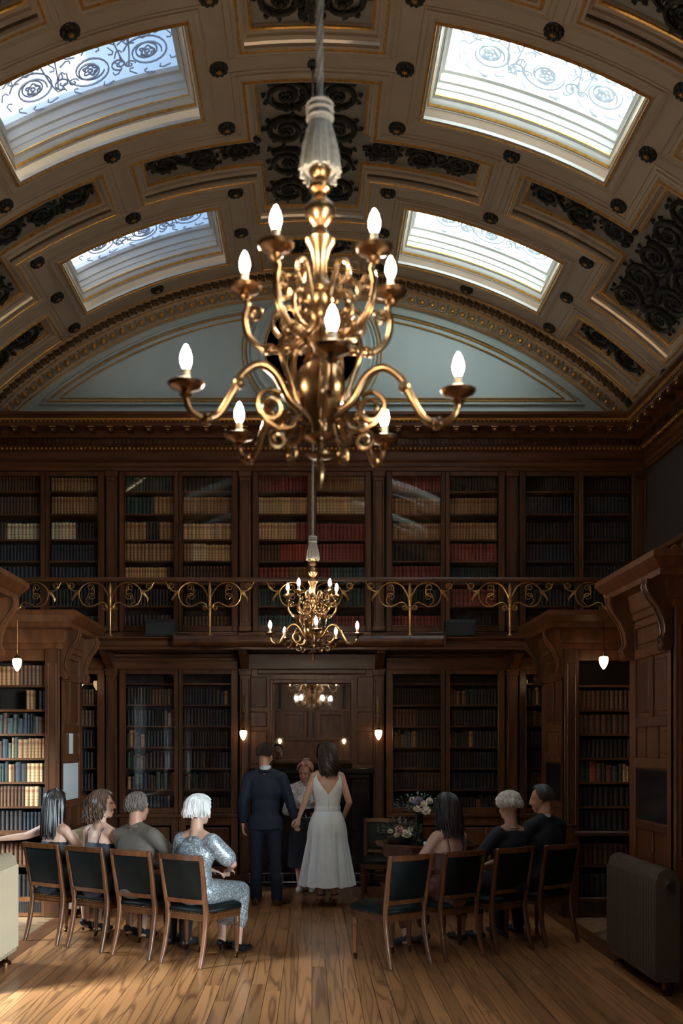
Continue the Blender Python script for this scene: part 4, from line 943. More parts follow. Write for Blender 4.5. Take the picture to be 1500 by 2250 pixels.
# ---------------- dining chairs ----------------
MA['chairwood'] = wood('red_mahogany_chair', (.085, .028, .009), (.18, .065, .022), .33, (22, 22, 2), .15)
CH = {}
def chair_meshes():
    C = MA['chairwood']; Lr = MA['leather']
    def seatpoly(k): return [(-.195-k, -.21-k), (.195+k, -.21-k), (.225+k, .12), (.225+k, .19), (.20+k, .225+k*.5), (.1, .25+k), (-.1, .25+k), (-.2-k, .225+k*.5), (-.225-k, .19), (-.225-k, .12)]
    m = MB(); m.prism(seatpoly(0), .355, .415); m.prism(seatpoly(.008), .375, .385); m.prism(seatpoly(.008), .398, .408); CH['seat_rail'] = m.mesh('seat_rail', C)
    m = MB(); rings = [(.0, .41), (.014, .425), (.012, .448), (-.01, .466), (-.06, .478), (-.13, .482)]
    for k, z in rings: m.v += [(x, y, z) for x, y in seatpoly(k)]
    for r in range(len(rings)-1):
        for i in range(10): j = (i+1) % 10; m.f.append((r*10+i, r*10+j, r*10+10+j, r*10+10+i))
    m.f.append(tuple(range(50, 60))); CH['seat_pad'] = m.mesh('seat_pad', Lr, 60)
    m = MB()
    P_ = seatpoly(.013)
    for i in range(10):
        a, b = V(P_[i]), V(P_[(i+1) % 10]); n = max(1, int((b-a).length/.018))
        for k in range(n): q = a.lerp(b, k/n); m.ell((q.x, q.y, .418), (.005, .005, .005), nu=5, nv=3)
    CH['brass_nails'] = m.mesh('brass_nails', MA['brass'], 60)
    def yb(x, z): return -.222-.20*(z-.42)**1.25-.035*(1-(x/.21)**2)*min(1, max(0, (z-.42)*3))
    for s_ in (-1, 1):
        m = MB(); pts = [(s_*.205, -.30, .0), (s_*.20, -.262, .12), (s_*.197, -.228, .28), (s_*.197, -.215, .42), (s_*.2, yb(.21, .55), .55), (s_*.205, yb(.21, .7), .7), (s_*.208, yb(.21, .875), .875)]
        m.tube(cr(pts, 4), [.019+.004*math.sin(i*.12) for i in range(25)], 8); m.ell((s_*.208, yb(.21, .875), .878), (.022, .022, .016)); CH['rear_leg%d' % s_] = m.mesh('rear_leg', C, 50)
        m = MB(); m.lathe([(.011, .05), (.016, .058), (.012, .066), (.014, .075), (.018, .10), (.024, .26), (.027, .275), (.02, .283), (.028, .295), (.026, .31), (.026, .36)], 12, Matrix.Translation((s_*.195, .19, 0)))
        CH['front_leg%d' % s_] = m.mesh('front_leg', C, 50)
        m = MB(); m.lathe([(.0, -.008), (.016, -.008), (.018, 0), (.016, .008), (0, .008)], 12, Matrix.Translation((s_*.195, .182, .0185)) @ Matrix.Rotation(PI/2, 4, 'Y')); m.box(s_*.195-.012, s_*.195+.012, .178, .2, .03, .052); CH['caster%d' % s_] = m.mesh('caster', MA['brassd'], 40)
    def bar(z0, z1, th, nm, mt):
        m = MB(); n = 10
        for i in range(n+1):
            x = lerp(-.205, .205, i/n)
            for z, d in ((z0, -th), (z1, -th), (z1, th), (z0, th)): m.v.append((x, yb(x, z)+d, z))
        for i in range(n):
            for k in range(4): q = (k+1) % 4; m.f.append((i*4+k, i*4+q, i*4+4+q, i*4+4+k))
        m.f += [(0, 1, 2, 3), tuple(n*4+k for k in (3, 2, 1, 0))]; CH[nm] = m.mesh(nm, mt, 40)
    bar(.848, .892, .017, 'top_rail', C); bar(.495, .53, .013, 'lower_rail', C)
    m = MB(); n = 10; k_ = 7
    for side in (-1, 1):
        for i in range(n+1):
            for j in range(k_):
                x = lerp(-.19, .19, i/n); z = lerp(.53, .85, j/(k_-1)); e = min(1, 4*min(i/n, 1-i/n, j/(k_-1)*1.0, 1-j/(k_-1))+.3); m.v.append((x, yb(x, z)+side*.016*e, z))
    for side in (0, 1):
        o_ = side*(n+1)*k_
        for i in range(n):
            for j in range(k_-1): a = o_+i*k_+j; m.f.append((a, a+1, a+k_+1, a+k_))
    CH['back_pad'] = m.mesh('back_pad', Lr, 60)
chair_meshes()
def chair(x, y, rz, label, group='mahogany chairs with dark leather backs'):
    o = thing('dining_chair', label, 'chair', (x, y, 0), rz, group)
    for nm in ('seat_rail', 'top_rail', 'lower_rail', 'back_pad'): link(nm, CH[nm], o)
    p = link('seat_pad', CH['seat_pad'], o); tag(link('brass_nails', CH['brass_nails'], p), kind='stuff')
    for s_ in (-1, 1):
        link('rear_leg', CH['rear_leg%d' % s_], o); f = link('front_leg', CH['front_leg%d' % s_], o); link('caster', CH['caster%d' % s_], f)
    return o
HL = R_(-33); HR_ = R_(34)
LC_ = [(-.888-.455*k, 8.19+.308*k) for k in range(4)]; RC_ = [(.62+.473*k, 8.145+.29*k) for k in range(4)]
for (x, y), lab in zip(LC_, ('mahogany chair under the lady in the silver sequinned dress', 'mahogany chair under the grey-haired man in the taupe jacket', 'mahogany chair under the wavy-haired woman in thin straps', 'mahogany chair under the long-haired woman, furthest left')): chair(x, y, HL, lab)
for (x, y), lab in zip(RC_, ('empty mahogany chair with leather seat beside the aisle on the right', 'mahogany chair under the dark-haired woman on the right', 'shadowed mahogany chair under the white-curled lady', 'shadowed mahogany chair under the man on the far right')): chair(x, y, HR_, lab)
chair(.80, 11.55, R_(172), 'leather-backed chair behind the flower table, facing the camera'); chair(2.12, 10.3, R_(195), 'wooden chair facing the camera behind the white-curled lady')
chair(2.02, 11.6, R_(100), 'chair in deep shadow standing at the far right near the end wall')
# ---------------- radiators ----------------
def radiator(x, y0, y1, label, sx, RM='cream'):
    o = thing('radiator', label, 'radiator', (x, (y0+y1)/2, 0), 0, 'cast iron column radiators'); n = int((y1-y0)/.056); L = y1-y0
    m = MB(); hw = .075
    pr = [(-hw, .10), (hw, .10), (hw+.008, .14), (hw+.008, .80), (hw-.01, .86), (hw-.05, .89), (-hw+.05, .89), (-hw+.01, .86), (-hw-.008, .80), (-hw-.008, .14)]
    m.prism(pr, -.024, .024, Matrix(((1, 0, 0, 0), (0, 0, 1, 0), (0, 1, 0, 0), (0, 0, 0, 1))))
    for xx in (-hw-.006, hw+.006): m.tube([(xx, 0, .14), (xx, 0, .80)], .02, 6)
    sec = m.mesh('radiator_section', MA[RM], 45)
    for i in range(n): link('radiator_section', sec, o, (0, -L/2+(i+.5)*L/n, 0))
    for s_ in (-1, 1):
        MB().lathe([(.05, 0), (.05, .02), (.022, .04), (.025, .1), (.05, .13)], 10, Matrix.Translation((0, s_*(L/2-.06), 0))).build('foot', MA['brassd'], o)
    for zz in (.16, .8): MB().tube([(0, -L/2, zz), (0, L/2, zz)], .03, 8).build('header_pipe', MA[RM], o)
    m = MB(); m.lathe([(0, 0), (.03, 0), (.032, .03), (.02, .04), (.02, .08), (0, .08)], 12, Matrix.Translation((-sx*.0, -L/2-.06, .78)) @ Matrix.Rotation(-PI/2, 4, 'X')); m.build('valve', MA['steel'], o)
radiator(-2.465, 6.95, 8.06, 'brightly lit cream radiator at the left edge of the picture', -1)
radiator(2.485, 6.95, 8.08, 'shadowed dark column radiator at right before the near bookcase pier', 1, 'shaded_radiator')
radiator(-2.44, 10.1, 11.0, 'cream radiator behind the left guests beside the lit pier', -1)
# reading stand beyond the left pier
o = thing('reading_stand', 'sloping wooden reading stand beside the lit left pier', 'stand', (-2.60, 11.55, 0))
MB().bev(-.19, .19, -.15, .15, -.012, .012, .006, Matrix.Translation((0, 0, 1.15)) @ Matrix.Rotation(R_(24), 4, 'Y')).build('slope', MA['amber'], o)
MB().lathe([(.14, 0), (.14, .02), (.03, .05), (.025, .6), (.03, .62), (.022, .66), (.02, 1.13)], 14).build('pole', MA['oak'], o)
# ---------------- flower table ----------------
tb_ = thing('side_table', 'octagonal mahogany table carrying the flowers right of the bride', 'table', (1.2, 10.4, 0))
oc = lambda r: [(r*math.cos(PI/8+i*PI/4), r*.85*math.sin(PI/8+i*PI/4)) for i in range(8)]
m = MB(); m.prism(oc(.56), .722, .75); m.prism(oc(.575), .73, .742); m.build('table_top', MA['chairwood'], tb_); MB().prism(oc(.50), .7495, .7515).build('leather_inset', MA['leather'], tb_)
MB().prism(oc(.50), .62, .722).build('apron', MA['chairwood'], tb_)
for sx in (-1, 1):
    for sy in (-1, 1): MB().lathe([(.012, 0), (.02, .02), (.015, .05), (.02, .1), (.032, .5), (.022, .54), (.034, .57), (.034, .62)], 12, Matrix.Translation((sx*.36, sy*.28, 0))).build('leg', MA['chairwood'], tb_)
def bloom(r, petals=3):
    m = MB(); m.ell((0, 0, 0), (r*.45, r*.45, r*.5), nu=8, nv=5)
    for ring_, (n, rr, tilt, sz) in enumerate(((5, .42, .35, .5), (6, .68, .75, .55), (7, .9, 1.15, .5))):
        for i in range(n):
            a = 2*PI*i/n+ring_*.5; M_ = Matrix.Rotation(a, 4, 'Z') @ Matrix.Translation((r*rr*.75, 0, r*(.25-.25*ring_))) @ Matrix.Rotation(tilt, 4, 'Y')
            m.ell((0, 0, 0), (r*.10, r*sz, r*sz), M_, nu=7, nv=5)
    return m
MA['ivory'] = mat('ivory_petal', (.80, .72, .56), .6, var=.1, scale=40); MA['pink'] = mat('dusky_pink_petal', (.62, .36, .32), .6, var=.1, scale=40); MA['lilac'] = mat('lilac_petal', (.30, .22, .38), .7, var=.2, scale=60); MA['leaf'] = mat('eucalyptus_leaf', (.07, .12, .085), .6, var=.3, scale=20); MA['leaf2'] = mat('pale_eucalyptus_leaf', (.16, .22, .19), .6, var=.2, scale=20)
def leafmesh(m, p, d, L, w):
    d = V(d).normalized(); s_ = d.cross(V((0, 0, 1))); s_ = s_.normalized() if s_.length > .01 else V((1, 0, 0)); u = s_.cross(d); p = V(p)
    n = len(m.v); m.v += [tuple(p), tuple(p+d*L*.5+s_*w+u*.006), tuple(p+d*L), tuple(p+d*L*.5-s_*w+u*.006), tuple(p+d*L*.5-u*.004)]
    m.f += [(n, n+1, n+4), (n+1, n+2, n+4), (n+2, n+3, n+4), (n+3, n, n+4)]
def arrangement(label, loc, blooms, spread, vase):
    o = thing('flower_arrangement', label, 'flowers', loc, 0, 'wedding flowers on the table'); zc = vase[0]
    if vase[1] == 'tall': MB().lathe([(.0, 0), (.06, 0), (.062, .01), (.045, .03), (.042, zc-.02), (.05, zc), (.04, zc), (.0, zc-.03)], 20).build('vase', mat('dark_glass_vase', (.02, .025, .028), .08, spec=.8), o)
    else: MB().lathe([(.0, 0), (.10, 0), (.12, .02), (.13, zc), (.1, zc), (0, zc-.01)], 20).build('bowl', MA['black'], o)
    for (x, z, y, r, c) in blooms:
        b = bloom(r).build('rose', MA[c], o, (x, y, zc+z), (R_(55)+random.uniform(-.3, .3), 0, random.uniform(-.5, .5)), 60)
        MB().tube([(0, 0, zc-.02), (x*.5, y*.5, zc+z*.5), (x, y, zc+z)], .003, 5).build('stem', MA['leaf'], o)
    for k, mm in ((0, 'leaf'), (1, 'leaf2')):
        m = MB()
        for i in range(70):
            a = random.uniform(0, 2*PI); e = random.uniform(-.2, 1.2); d = V((math.cos(a)*math.cos(e), math.sin(a)*math.cos(e), math.sin(e))); q = d*random.uniform(.05, spread); q.z *= .8; leafmesh(m, (q.x, q.y, zc+.03+q.z), d+V((random.uniform(-.6, .6), random.uniform(-.6, .6), random.uniform(-.4, .4))), random.uniform(.03, .06), random.uniform(.008, .016))
        for s_ in (-1, 1):
            for j in range(3):
                st = [V((s_*(.05+.055*t), random.uniform(-.02, .02), zc+.02+.03*j+.015*t-.004*t*t)) for t in range(int(spread*22)//2+2)]
                m.tube(st, .003, 4)
                for q in st[1:]:
                    for sg in (-1, 1): leafmesh(m, q, (s_*.4, sg*.5, .8), .045, .018)
        tag(m.build('foliage', MA[mm], o, smooth=0), kind='stuff')
arrangement('low bowl of ivory and pink roses at the left of the table', (.90, 10.22, .752), [(-.01, .07, -.08, .045, 'pink'), (.06, .03, -.1, .05, 'ivory'), (-.1, .05, -.03, .03, 'ivory'), (-.04, .02, -.11, .03, 'ivory'), (.11, .07, -.02, .028, 'ivory'), (.13, .02, .04, .03, 'ivory')], .2, (.08, 'low'))
arrangement('tall dark vase of white and lilac roses on the table', (1.12, 10.42, .752), [(-.03, .05, -.08, .04, 'ivory'), (.06, .035, -.1, .048, 'ivory'), (-.005, .13, -.04, .055, 'lilac'), (.04, .10, -.07, .04, 'ivory'), (.11, .13, -.02, .035, 'ivory'), (-.07, .14, 0, .035, 'ivory'), (-.02, .09, .06, .04, 'lilac')], .24, (.30, 'tall'))
o = thing('place_card', 'small white card standing on the flower table', 'card', (1.17, 10.08, .7515))
m = MB(); m.add([(-.04, -.02, 0), (.04, -.02, 0), (.04, 0, .035), (-.04, 0, .035), (.04, .02, 0), (-.04, .02, 0)], [(0, 1, 2, 3), (3, 2, 4, 5)]); m.build('folded_card', MA['pale'], o, smooth=0)
# ---------------- people ----------------
def blob(m, voxel, it=4):
    me = bpy.data.meshes.new('tmp'); me.from_pydata(m.v, [], m.f); me.update()
    ob = bpy.data.objects.new('tmp', me); COL.objects.link(ob)
    r = ob.modifiers.new('r', 'REMESH'); r.mode = 'VOXEL'; r.voxel_size = voxel
    if it: s_ = ob.modifiers.new('s', 'SMOOTH'); s_.factor = .5; s_.iterations = it
    dg = bpy.context.evaluated_depsgraph_get(); out = bpy.data.meshes.new_from_object(ob.evaluated_get(dg))
    bpy.data.objects.remove(ob); bpy.data.meshes.remove(me); out.polygons.foreach_set('use_smooth', [True]*len(out.polygons)); return out
def put(name, me, m, par): me.name = name; me.materials.clear(); me.materials.append(m); return link(name, me, par)
SK = mat('skin', (.52, .29, .19), .5, var=.06, scale=8); SK2 = mat('fair_skin', (.60, .36, .26), .5, var=.06, scale=8); SK3 = mat('ruddy_skin', (.48, .24, .16), .5, var=.08, scale=8)
def hairmat(n, c, r=.42): return mat(n, c, r, var=.35, scale=30, stretch=(1, 1, .15))
def headM(c, yaw=0, pitch=0, roll=0, s=1): return Matrix.Translation(c) @ Matrix.Rotation(yaw, 4, 'Z') @ Matrix.Rotation(pitch, 4, 'X') @ Matrix.Rotation(roll, 4, 'Y') @ Matrix.Scale(s, 4)
def head(m, H):
    m.ell((0, -.012, .03), (.076, .096, .088), H, 14, 9); m.ell((0, .028, -.025), (.063, .066, .088), H, 14, 9); m.ell((0, .042, -.078), (.045, .048, .038), H, 10, 7)
    m.ell((0, .072, -.095), (.022, .02, .02), H); m.cap((0, .09, .022), (0, .108, -.022), .009, .014, 8, H)
    for s_ in (-1, 1):
        m.ell((s_*.077, -.004, -.012), (.011, .02, .033), H); m.ell((s_*.036, .066, -.035), (.022, .022, .022), H); m.cap((s_*.012, .086, .03), (s_*.045, .072, .032), .010, .009, 8, H); m.ell((s_*.01, .1, -.026), (.009, .01, .008), H)
    m.ell((0, .09, -.06), (.022, .012, .008), H); m.ell((0, .088, -.07), (.018, .012, .007), H)
def hand(m, wr, d, n, side, curl=.35, s=1.0):
    wr = V(wr); d = V(d).normalized(); n = V(n); n = (n-d*n.dot(d)).normalized(); t = d.cross(n)*side
    for k, o in enumerate((.026, .009, -.009, -.025)): m.cap(wr+t*o*.5*s, wr+(d*.082+t*o)*s, .013*s, .0115*s, 8)
    m.cap(wr-d*.01, wr+d*.03*s, .024*s, .022*s, 8)
    for o, L in zip((.026, .009, -.009, -.025), (.068, .077, .071, .055)):
        p = wr+(d*.085+t*o)*s; v_ = d.copy()
        for k, f in enumerate((.45, .32, .23)):
            v_ = (v_*math.cos(curl*(1+.3*k))+n*math.sin(curl*(1+.3*k))).normalized(); v_ = (v_+t*o*.6).normalized(); q = p+v_*L*f*s*1.08; m.cap(p, q, (.0098-.001*k)*s, (.009-.001*k)*s, 8); p = q
    p = wr+(d*.025+t*.024)*s; v_ = (d*.62+t*.70+n*.35).normalized(); q = p+v_*.042*s; m.cap(p, q, .014*s, .0105*s, 8); v2 = (d*.85+t*.25+n*.45).normalized(); m.cap(q, q+v2*.032*s, .010*s, .0085*s, 8)
def torso(m, T, sw=1., hip=1., grow=0., top=True, low=True, bust=0):
    g = grow
    if low: m.ell((0, -.005, .95), (.165*hip+g, .115+g, .12), T, 14, 9); m.ell((0, -.045, .92), (.14*hip+g, .09+g, .1), T, 12, 8)
    m.ell((0, 0, 1.09), (.128*(.5+.5*sw)+g, .092+g, .15), T, 14, 9); m.ell((0, -.005, 1.27), (.152*sw+g, .106+g, .18+g*.5), T, 14, 9)
    if bust:
        for s_ in (-1, 1): m.ell((s_*.068, .085, 1.25), (.06+g*.5, .05+g*.5, .06), T)
    if top:
        m.cap((-.14*sw, -.01, 1.405), (.14*sw, -.01, 1.405), .055+g, .055+g, 10, T)
        for s_ in (-1, 1): m.cap((0, -.012, 1.475), (s_*.125*sw, -.012, 1.425), .045+g, .04+g, 8, T)
def arms(m, T, sw, E_, W_, r=1., g=0., upto=1.):
    out = []
    for s_, e, w_ in ((-1, E_[0], W_[0]), (1, E_[1], W_[1])):
        sh = T @ V((s_*.158*sw, -.01, 1.40)); e = V(e); w_ = V(w_)
        m.cap(sh, e, (.05+g)*r, (.039+g)*r, 12); mid = e.lerp(w_, .3); m.cap(e, mid, (.039+g)*r, (.038+g)*r, 10); m.cap(mid, w_, (.038+g)*r, (.025+g)*r, 10)
def legs(m, hips, kn, an, r=1., g=0., calf=True):
    for h, k, a in zip(hips, kn, an):
        m.cap(h, k, (.082+g)*r, (.054+g)*r, 12); k_, a_ = V(k), V(a); c = k_.lerp(a_, .3); m.cap(k, c, (.052+g)*r, (.054+g)*r, 10); m.cap(c, a, (.054+g)*r, (.033+g)*r, 10)
def foot(m, an, d, heel=0., r=.033):
    an = V(an); d = V(d).normalized(); t = V((an.x, an.y, .03))+d*.10; m.cap(an, (an.x-d.x*.02, an.y-d.y*.02, .035+heel), r, .03, 8); m.cap((an.x, an.y, .045+heel*.8), t, .034, .03, 10); m.cap(t, t+d*.07, .03, .02, 8)
def tors_M(O, s=1., lean=0, twist=0): return Matrix.Translation(O) @ Matrix.Rotation(twist, 4, 'Z') @ Matrix.Rotation(-lean, 4, 'X') @ Matrix.Scale(s, 4) @ Matrix.Translation((0, 0, -.95))
def neck(m, T, H, r=.05): m.cap(T @ V((0, -.012, 1.44)), H @ V((0, -.025, -.05)), r+.006, r, 12)
def hair(par, H, mt, L=0., back=100, front=52, wave=0., n=240, thick=.006, vol=1.0, inward=0., face=58, seed=1, sideL=None, curl=0., part=0.):
    """scalp surface plus locks: phi from the face round the head, falling to length L below the ear line"""
    rnd = random.Random(seed)
    def lim(phi):
        a = abs((phi+PI) % (2*PI)-PI); f = R_(face)
        if a < f: return R_(front), 0.
        k = min(1, (a-f)/R_(28)); return lerp(R_(front), R_(back), k), k
    def pt(phi, t, rr, jit=(0, 0)):
        te, k = lim(phi); arc = te*.1; Lk = L*k if L > 0 else 0.
        tot = te*.09+Lk; d = t*tot; sx = math.sin(phi); cx_ = math.cos(phi)
        if d <= te*.09: th = d/.09; return V((.082*rr*vol*math.sin(th)*sx+part*(1-t), -.012+.103*rr*vol*math.sin(th)*cx_, .028+.098*rr*math.cos(th)))
        h = d-te*.09; f = min(1.05, h/max(Lk, .02)); q = 1+.10*math.sin(min(f, 1)*PI*.8)-inward*f*f
        return V((.082*rr*vol*math.sin(te)*sx*q+jit[0]*f, -.012+.103*rr*vol*math.sin(te)*cx_*q+jit[1]*f, .028+.098*rr*math.cos(te)-h))
    m = MB(); NP, NT = 40, 16
    for i in range(NP):
        for j in range(NT+1): m.v.append(tuple(H @ pt(2*PI*i/NP, j/NT*((.80+.06*math.sin(i*2.3)) if L > .12 else .97), 1.03)))
    for i in range(NP):
        for j in range(NT): a = i*(NT+1)+j; b = ((i+1) % NP)*(NT+1)+j; m.f.append((a, b, b+1, a+1))
    for i in range(n):
        phi = rnd.uniform(0, 2*PI); rr = rnd.uniform(1.03, 1.13); jx = (rnd.uniform(-.02, .02), rnd.uniform(-.02, .02)); w0 = rnd.uniform(0, 6.28); wl_ = rnd.uniform(.8, 1.2); te, k = lim(phi)
        t0 = rnd.uniform(0, .35) if L == 0 else rnd.uniform(0, .2); t1 = rnd.uniform(.72 if L > .12 else .85, 1.03); ns = 6 if L == 0 else 13; p_ = []
        for j in range(ns+1):
            t = lerp(t0, t1, j/ns); q = pt(phi+wave*2*math.sin(w0+j*.9*wl_)*t*.5*k, t, rr, jx)
            if wave: q = q+V((math.cos(w0+j*.95*wl_), math.sin(w0+j*.95*wl_), 0))*wave*.16*t*(.15+.85*k)
            if curl: q = q+V((math.cos(w0+j*2.2), math.sin(w0+j*2.2), math.cos(w0+1+j*1.7)))*curl
            p_.append(H @ q)
        m.tube(p_, [thick*lerp(1.1, .35, (j/ns)**2) for j in range(ns+1)], 5)
    return m.build('hair', mt, par, smooth=70)
def eyes(par, H):
    m = MB()
    for s_ in (-1, 1): m.ell((s_*.031, .078, .008), (.013, .010, .008), H)
    return m
CL = lambda n, c, r=.75, **k: mat(n, c, r, var=k.pop('var', .15), bump=.12, bscale=300, **k)
# ---- standing couple and officiant ----
def groom():
    o = thing('person', 'man standing in navy suit and brown shoes holding the bride by the hand', 'person', (-.515, 11.0, 0), R_(-6))
    T = tors_M((0, 0, .95)); H = headM(T @ V((0, .02, 1.655)), R_(-22), R_(-10)); m = MB(); torso(m, T, 1.12, .95); head(m, H); neck(m, T, H, .056)
    E_ = ((-.245, -.04, 1.13), (.275, -.03, 1.15)); W_ = ((-.255, .03, .905), (.335, -.02, .955)); arms(m, T, 1.12, E_, W_)
    hand(m, W_[0], (0, .1, -1), (1, 0, 0), -1, .3); hand(m, W_[1], (.12, -.02, -1), (.5, -.8, 0), 1, .55)
    hp = ((-.09, 0, .9), (.09, 0, .9)); kn = ((-.10, .02, .5), (.105, .02, .5)); an = ((-.10, -.01, .09), (.13, -.01, .09)); legs(m, hp, kn, an)
    put('body', blob(m, .0075), SK, o)
    S_ = CL('navy_suit_wool', (.006, .013, .032))
    m = MB(); torso(m, T, 1.2, 1.0, .016); m.cap((-.155, -.01, 1.405), (.155, -.01, 1.405), .072, .072, 12); arms(m, T, 1.18, E_, ((-.252, .025, .935), (.322, -.022, .985)), 1.0, .02)
    for z in (.86, .9, .94): m.lathe([(1e-6, z-.03), (1, z-.03), (1, z+.03), (1e-6, z+.03)], 24, Matrix.Translation((0, -.01, 0)) @ Matrix.Diagonal((.2-.1*(z-.86), .142, 1, 1)))
    m.ell((0, 0, 1.1), (.165, .115, .2), None, 14, 9); put('jacket', blob(m, .012, 6), S_, o)
    m = MB(); m.tube([T @ V((.066*math.cos(a), -.012+.062*math.sin(a), 1.485+.012*math.sin(a))) for a in [R_(q) for q in range(0, 361, 20)]], .023, 6); m.build('jacket_collar', S_, o)
    m = MB(); m.lathe([(.066, 1.49), (.064, 1.538), (.058, 1.54)], 20, Matrix.Translation((0, -.008, .0)), caps=False); m.build('shirt_collar', MA['pale'], o)
    m = MB(); legs(m, hp, kn, ((-.10, -.01, .06), (.13, -.01, .06)), 1.0, .014); m.ell((0, 0, .9), (.165, .115, .12), None, 12, 8)
    for a in an: m.cap((a[0], a[1], .3), (a[0], a[1], .075), .07, .066)
    put('trousers', blob(m, .012, 5), S_, o)
    for a, y_ in ((an[0], R_(8)), (an[1], R_(-28))):
        m = MB(); d = V((-math.sin(y_), math.cos(y_), 0)); b = V((a[0], a[1]-.03, .04)); m.cap(b, b+d*.1, .04, .042); m.cap(b+d*.1, b+d*.23+V((0, 0, -.008)), .042, .03); m.cap(b+V((0, 0, -.018)), b+V((0, 0, .04)), .036, .034); m.v = [(p[0], p[1], max(.002, p[2])) for p in m.v]; put('shoe', blob(m, .009, 3), mat('brown_shoe_leather', (.07, .03, .015), .35), o)
    hair(o, H, hairmat('dark_brown_short_hair', (.028, .017, .011)), 0, 122, 26, 0, 420, .004, 1.0, face=62, seed=3, curl=.002)
    m = MB(); m.ell((0, .052, -.075), (.052, .05, .045), H); m.ell((0, .07, -.085), (.035, .035, .03), H); put('beard', blob(m, .008, 2), hairmat('beard', (.03, .018, .012)), o)
def bride():
    o = thing('person', 'bride in white V-back midi dress with long wavy brown hair', 'person', (.17, 10.95, 0), R_(4))
    T = tors_M((0, 0, .985), .965); H = headM(T @ V((0, .02, 1.655)), R_(18), R_(-6), R_(-3), .98); m = MB(); torso(m, T, .98, 1.0, 0, True, True, 1); head(m, H); neck(m, T, H, .047)
    E_ = ((-.245, -.045, 1.165), (.235, -.07, 1.135)); W_ = ((-.315, -.045, .975), (.19, .10, .96)); arms(m, T, .98, E_, W_, .9)
    hand(m, W_[0], (-.18, 0, -1), (-.5, .8, .1), -1, .6, .93); hand(m, W_[1], (-.5, .7, -.2), (-.5, 0, -.8), 1, .3, .93)
    hp = ((-.085, 0, .93), (.085, 0, .93)); kn = ((-.08, .02, .54), (.08, .02, .54)); an = ((-.07, -.01, .135), (.075, .0, .135)); legs(m, hp, kn, an, .88)
    for a in an: foot(m, a, (0, 1, 0), .06, .03)
    put('body', blob(m, .007), SK2, o)
    W = CL('white_crepe', (.82, .88, .90), .7, var=.04)
    tb = [(1.06, .134, .108), (1.12, .132, .107), (1.2, .148, .117), (1.28, .163, .125), (1.34, .168, .124), (1.40, .165, .106), (1.455, .135, .085)]
    def ztop(a):   # a = angle from the back centre
        a = abs(a)
        if a < 58: return lerp(1.225, 1.462, (a/58)**1.0)
        if a < 66: return 1.462
        if a < 80: return lerp(1.462, 1.335, (a-66)/14)
        if a < 104: return 1.33
        if a < 116: return lerp(1.335, 1.462, (a-104)/12)
        if a < 124: return 1.46
        return lerp(1.45, 1.33, min(1, (a-124)/40))
    m = MB(); NA, NV = 120, 14
    for i in range(NA):
        a = -180+360*i/NA; zt = ztop(a); phi = R_(270+a)
        for j in range(NV+1):
            z = lerp(1.06, zt, j/NV); wx, wy = table(tb, z); bu = .03*math.exp(-((z-1.25)/.06)**2)*max(0, math.sin(phi)); m.v.append((wx*math.cos(phi)*1.05, (wy*1.06+bu)*math.sin(phi)-.004, z))
    for i in range(NA):
        for j in range(NV): p, q = i*(NV+1)+j, ((i+1) % NA)*(NV+1)+j; m.f.append((p, q, q+1, p+1))
    bo = m.build('bodice', W, o, smooth=80)
    m = MB(); m.tube([(.0, -.121, 1.225), (.0, -.118, 1.16), (.0, -.117, 1.07)], .0028, 5)
    for i in range(12): m.ell((.004, -.125, 1.075+i*.0125), (.0055, .004, .0055), nu=6, nv=4)
    m.build('back_buttons', CL('cream_buttons', (.62, .58, .50)), bo)
    m = MB(); m.lathe([(1.0, 1.035), (1.03, 1.045), (1.03, 1.085), (1.0, 1.095)], 40, caps=False); m.v = [(p[0]*.143, p[1]*.118-.004, p[2]) for p in m.v]; m.build('waistband', W, o)
    m = MB(); NA, NV = 180, 22; rnd = random.Random(5); ph = [rnd.uniform(0, 6.28) for _ in range(4)]
    for i in range(NA):
        a = 2*PI*i/NA; fold = .5*math.sin(11*a+ph[0])+.35*math.sin(17*a+ph[1])+.25*math.sin(7*a+ph[2])
        for j in range(NV+1):
            t = j/NV; z = lerp(1.05, .225+.012*fold, t); e = min(1, t*2.6); rx = lerp(.140, .30, t**.8)+.012*math.sin(e*PI)*1.5; ry = lerp(.115, .255, t**.8)+.02*math.sin(e*PI)
            f = 1+(.018+.075*t)*fold*min(1, t*3); m.v.append((rx*f*math.cos(a), ry*f*math.sin(a)-.004, z))
    for i in range(NA):
        for j in range(NV): p, q = i*(NV+1)+j, ((i+1) % NA)*(NV+1)+j; m.f.append((p, q, q+1, p+1))
    m.build('skirt', W, o, smooth=80)
    sh = mat('rust_strap_sandal', (.10, .03, .018), .4)
    for a in an:
        m = MB(); x, y, _ = a; m.lathe([(.024, .002), (.026, .01), (.022, .065)], 10, Matrix.Translation((x, y-.03, 0))); m.tube([(x, y-.035, .07), (x, y+.03, .05), (x, y+.09, .012), (x, y+.17, .012)], [.026, .028, .036, .02], 8, flat=.35)
        for z, yy_ in ((.125, -.01), (.05, .10)): m.tube([(x+.04*math.cos(R_(b)), y+yy_+.04*math.sin(R_(b)), z) for b in range(0, 361, 24)], .007, 5)
        m.build('sandal', sh, o)
    hair(o, H, hairmat('brown_wavy_hair', (.038, .019, .011)), .27, 98, 50, .14, 520, .0085, 1.04, .22, face=66, seed=8)
    m = MB()
    for i in range(9): m.ell(H @ V((-.062+.011*i*.75, -.112-.004*math.sin(i*.4), -.012+.0085*i)), (.006, .006, .006), nu=6, nv=4)
    m.build('hair_clip', mat('pearl', (.75, .75, .72), .25), o)
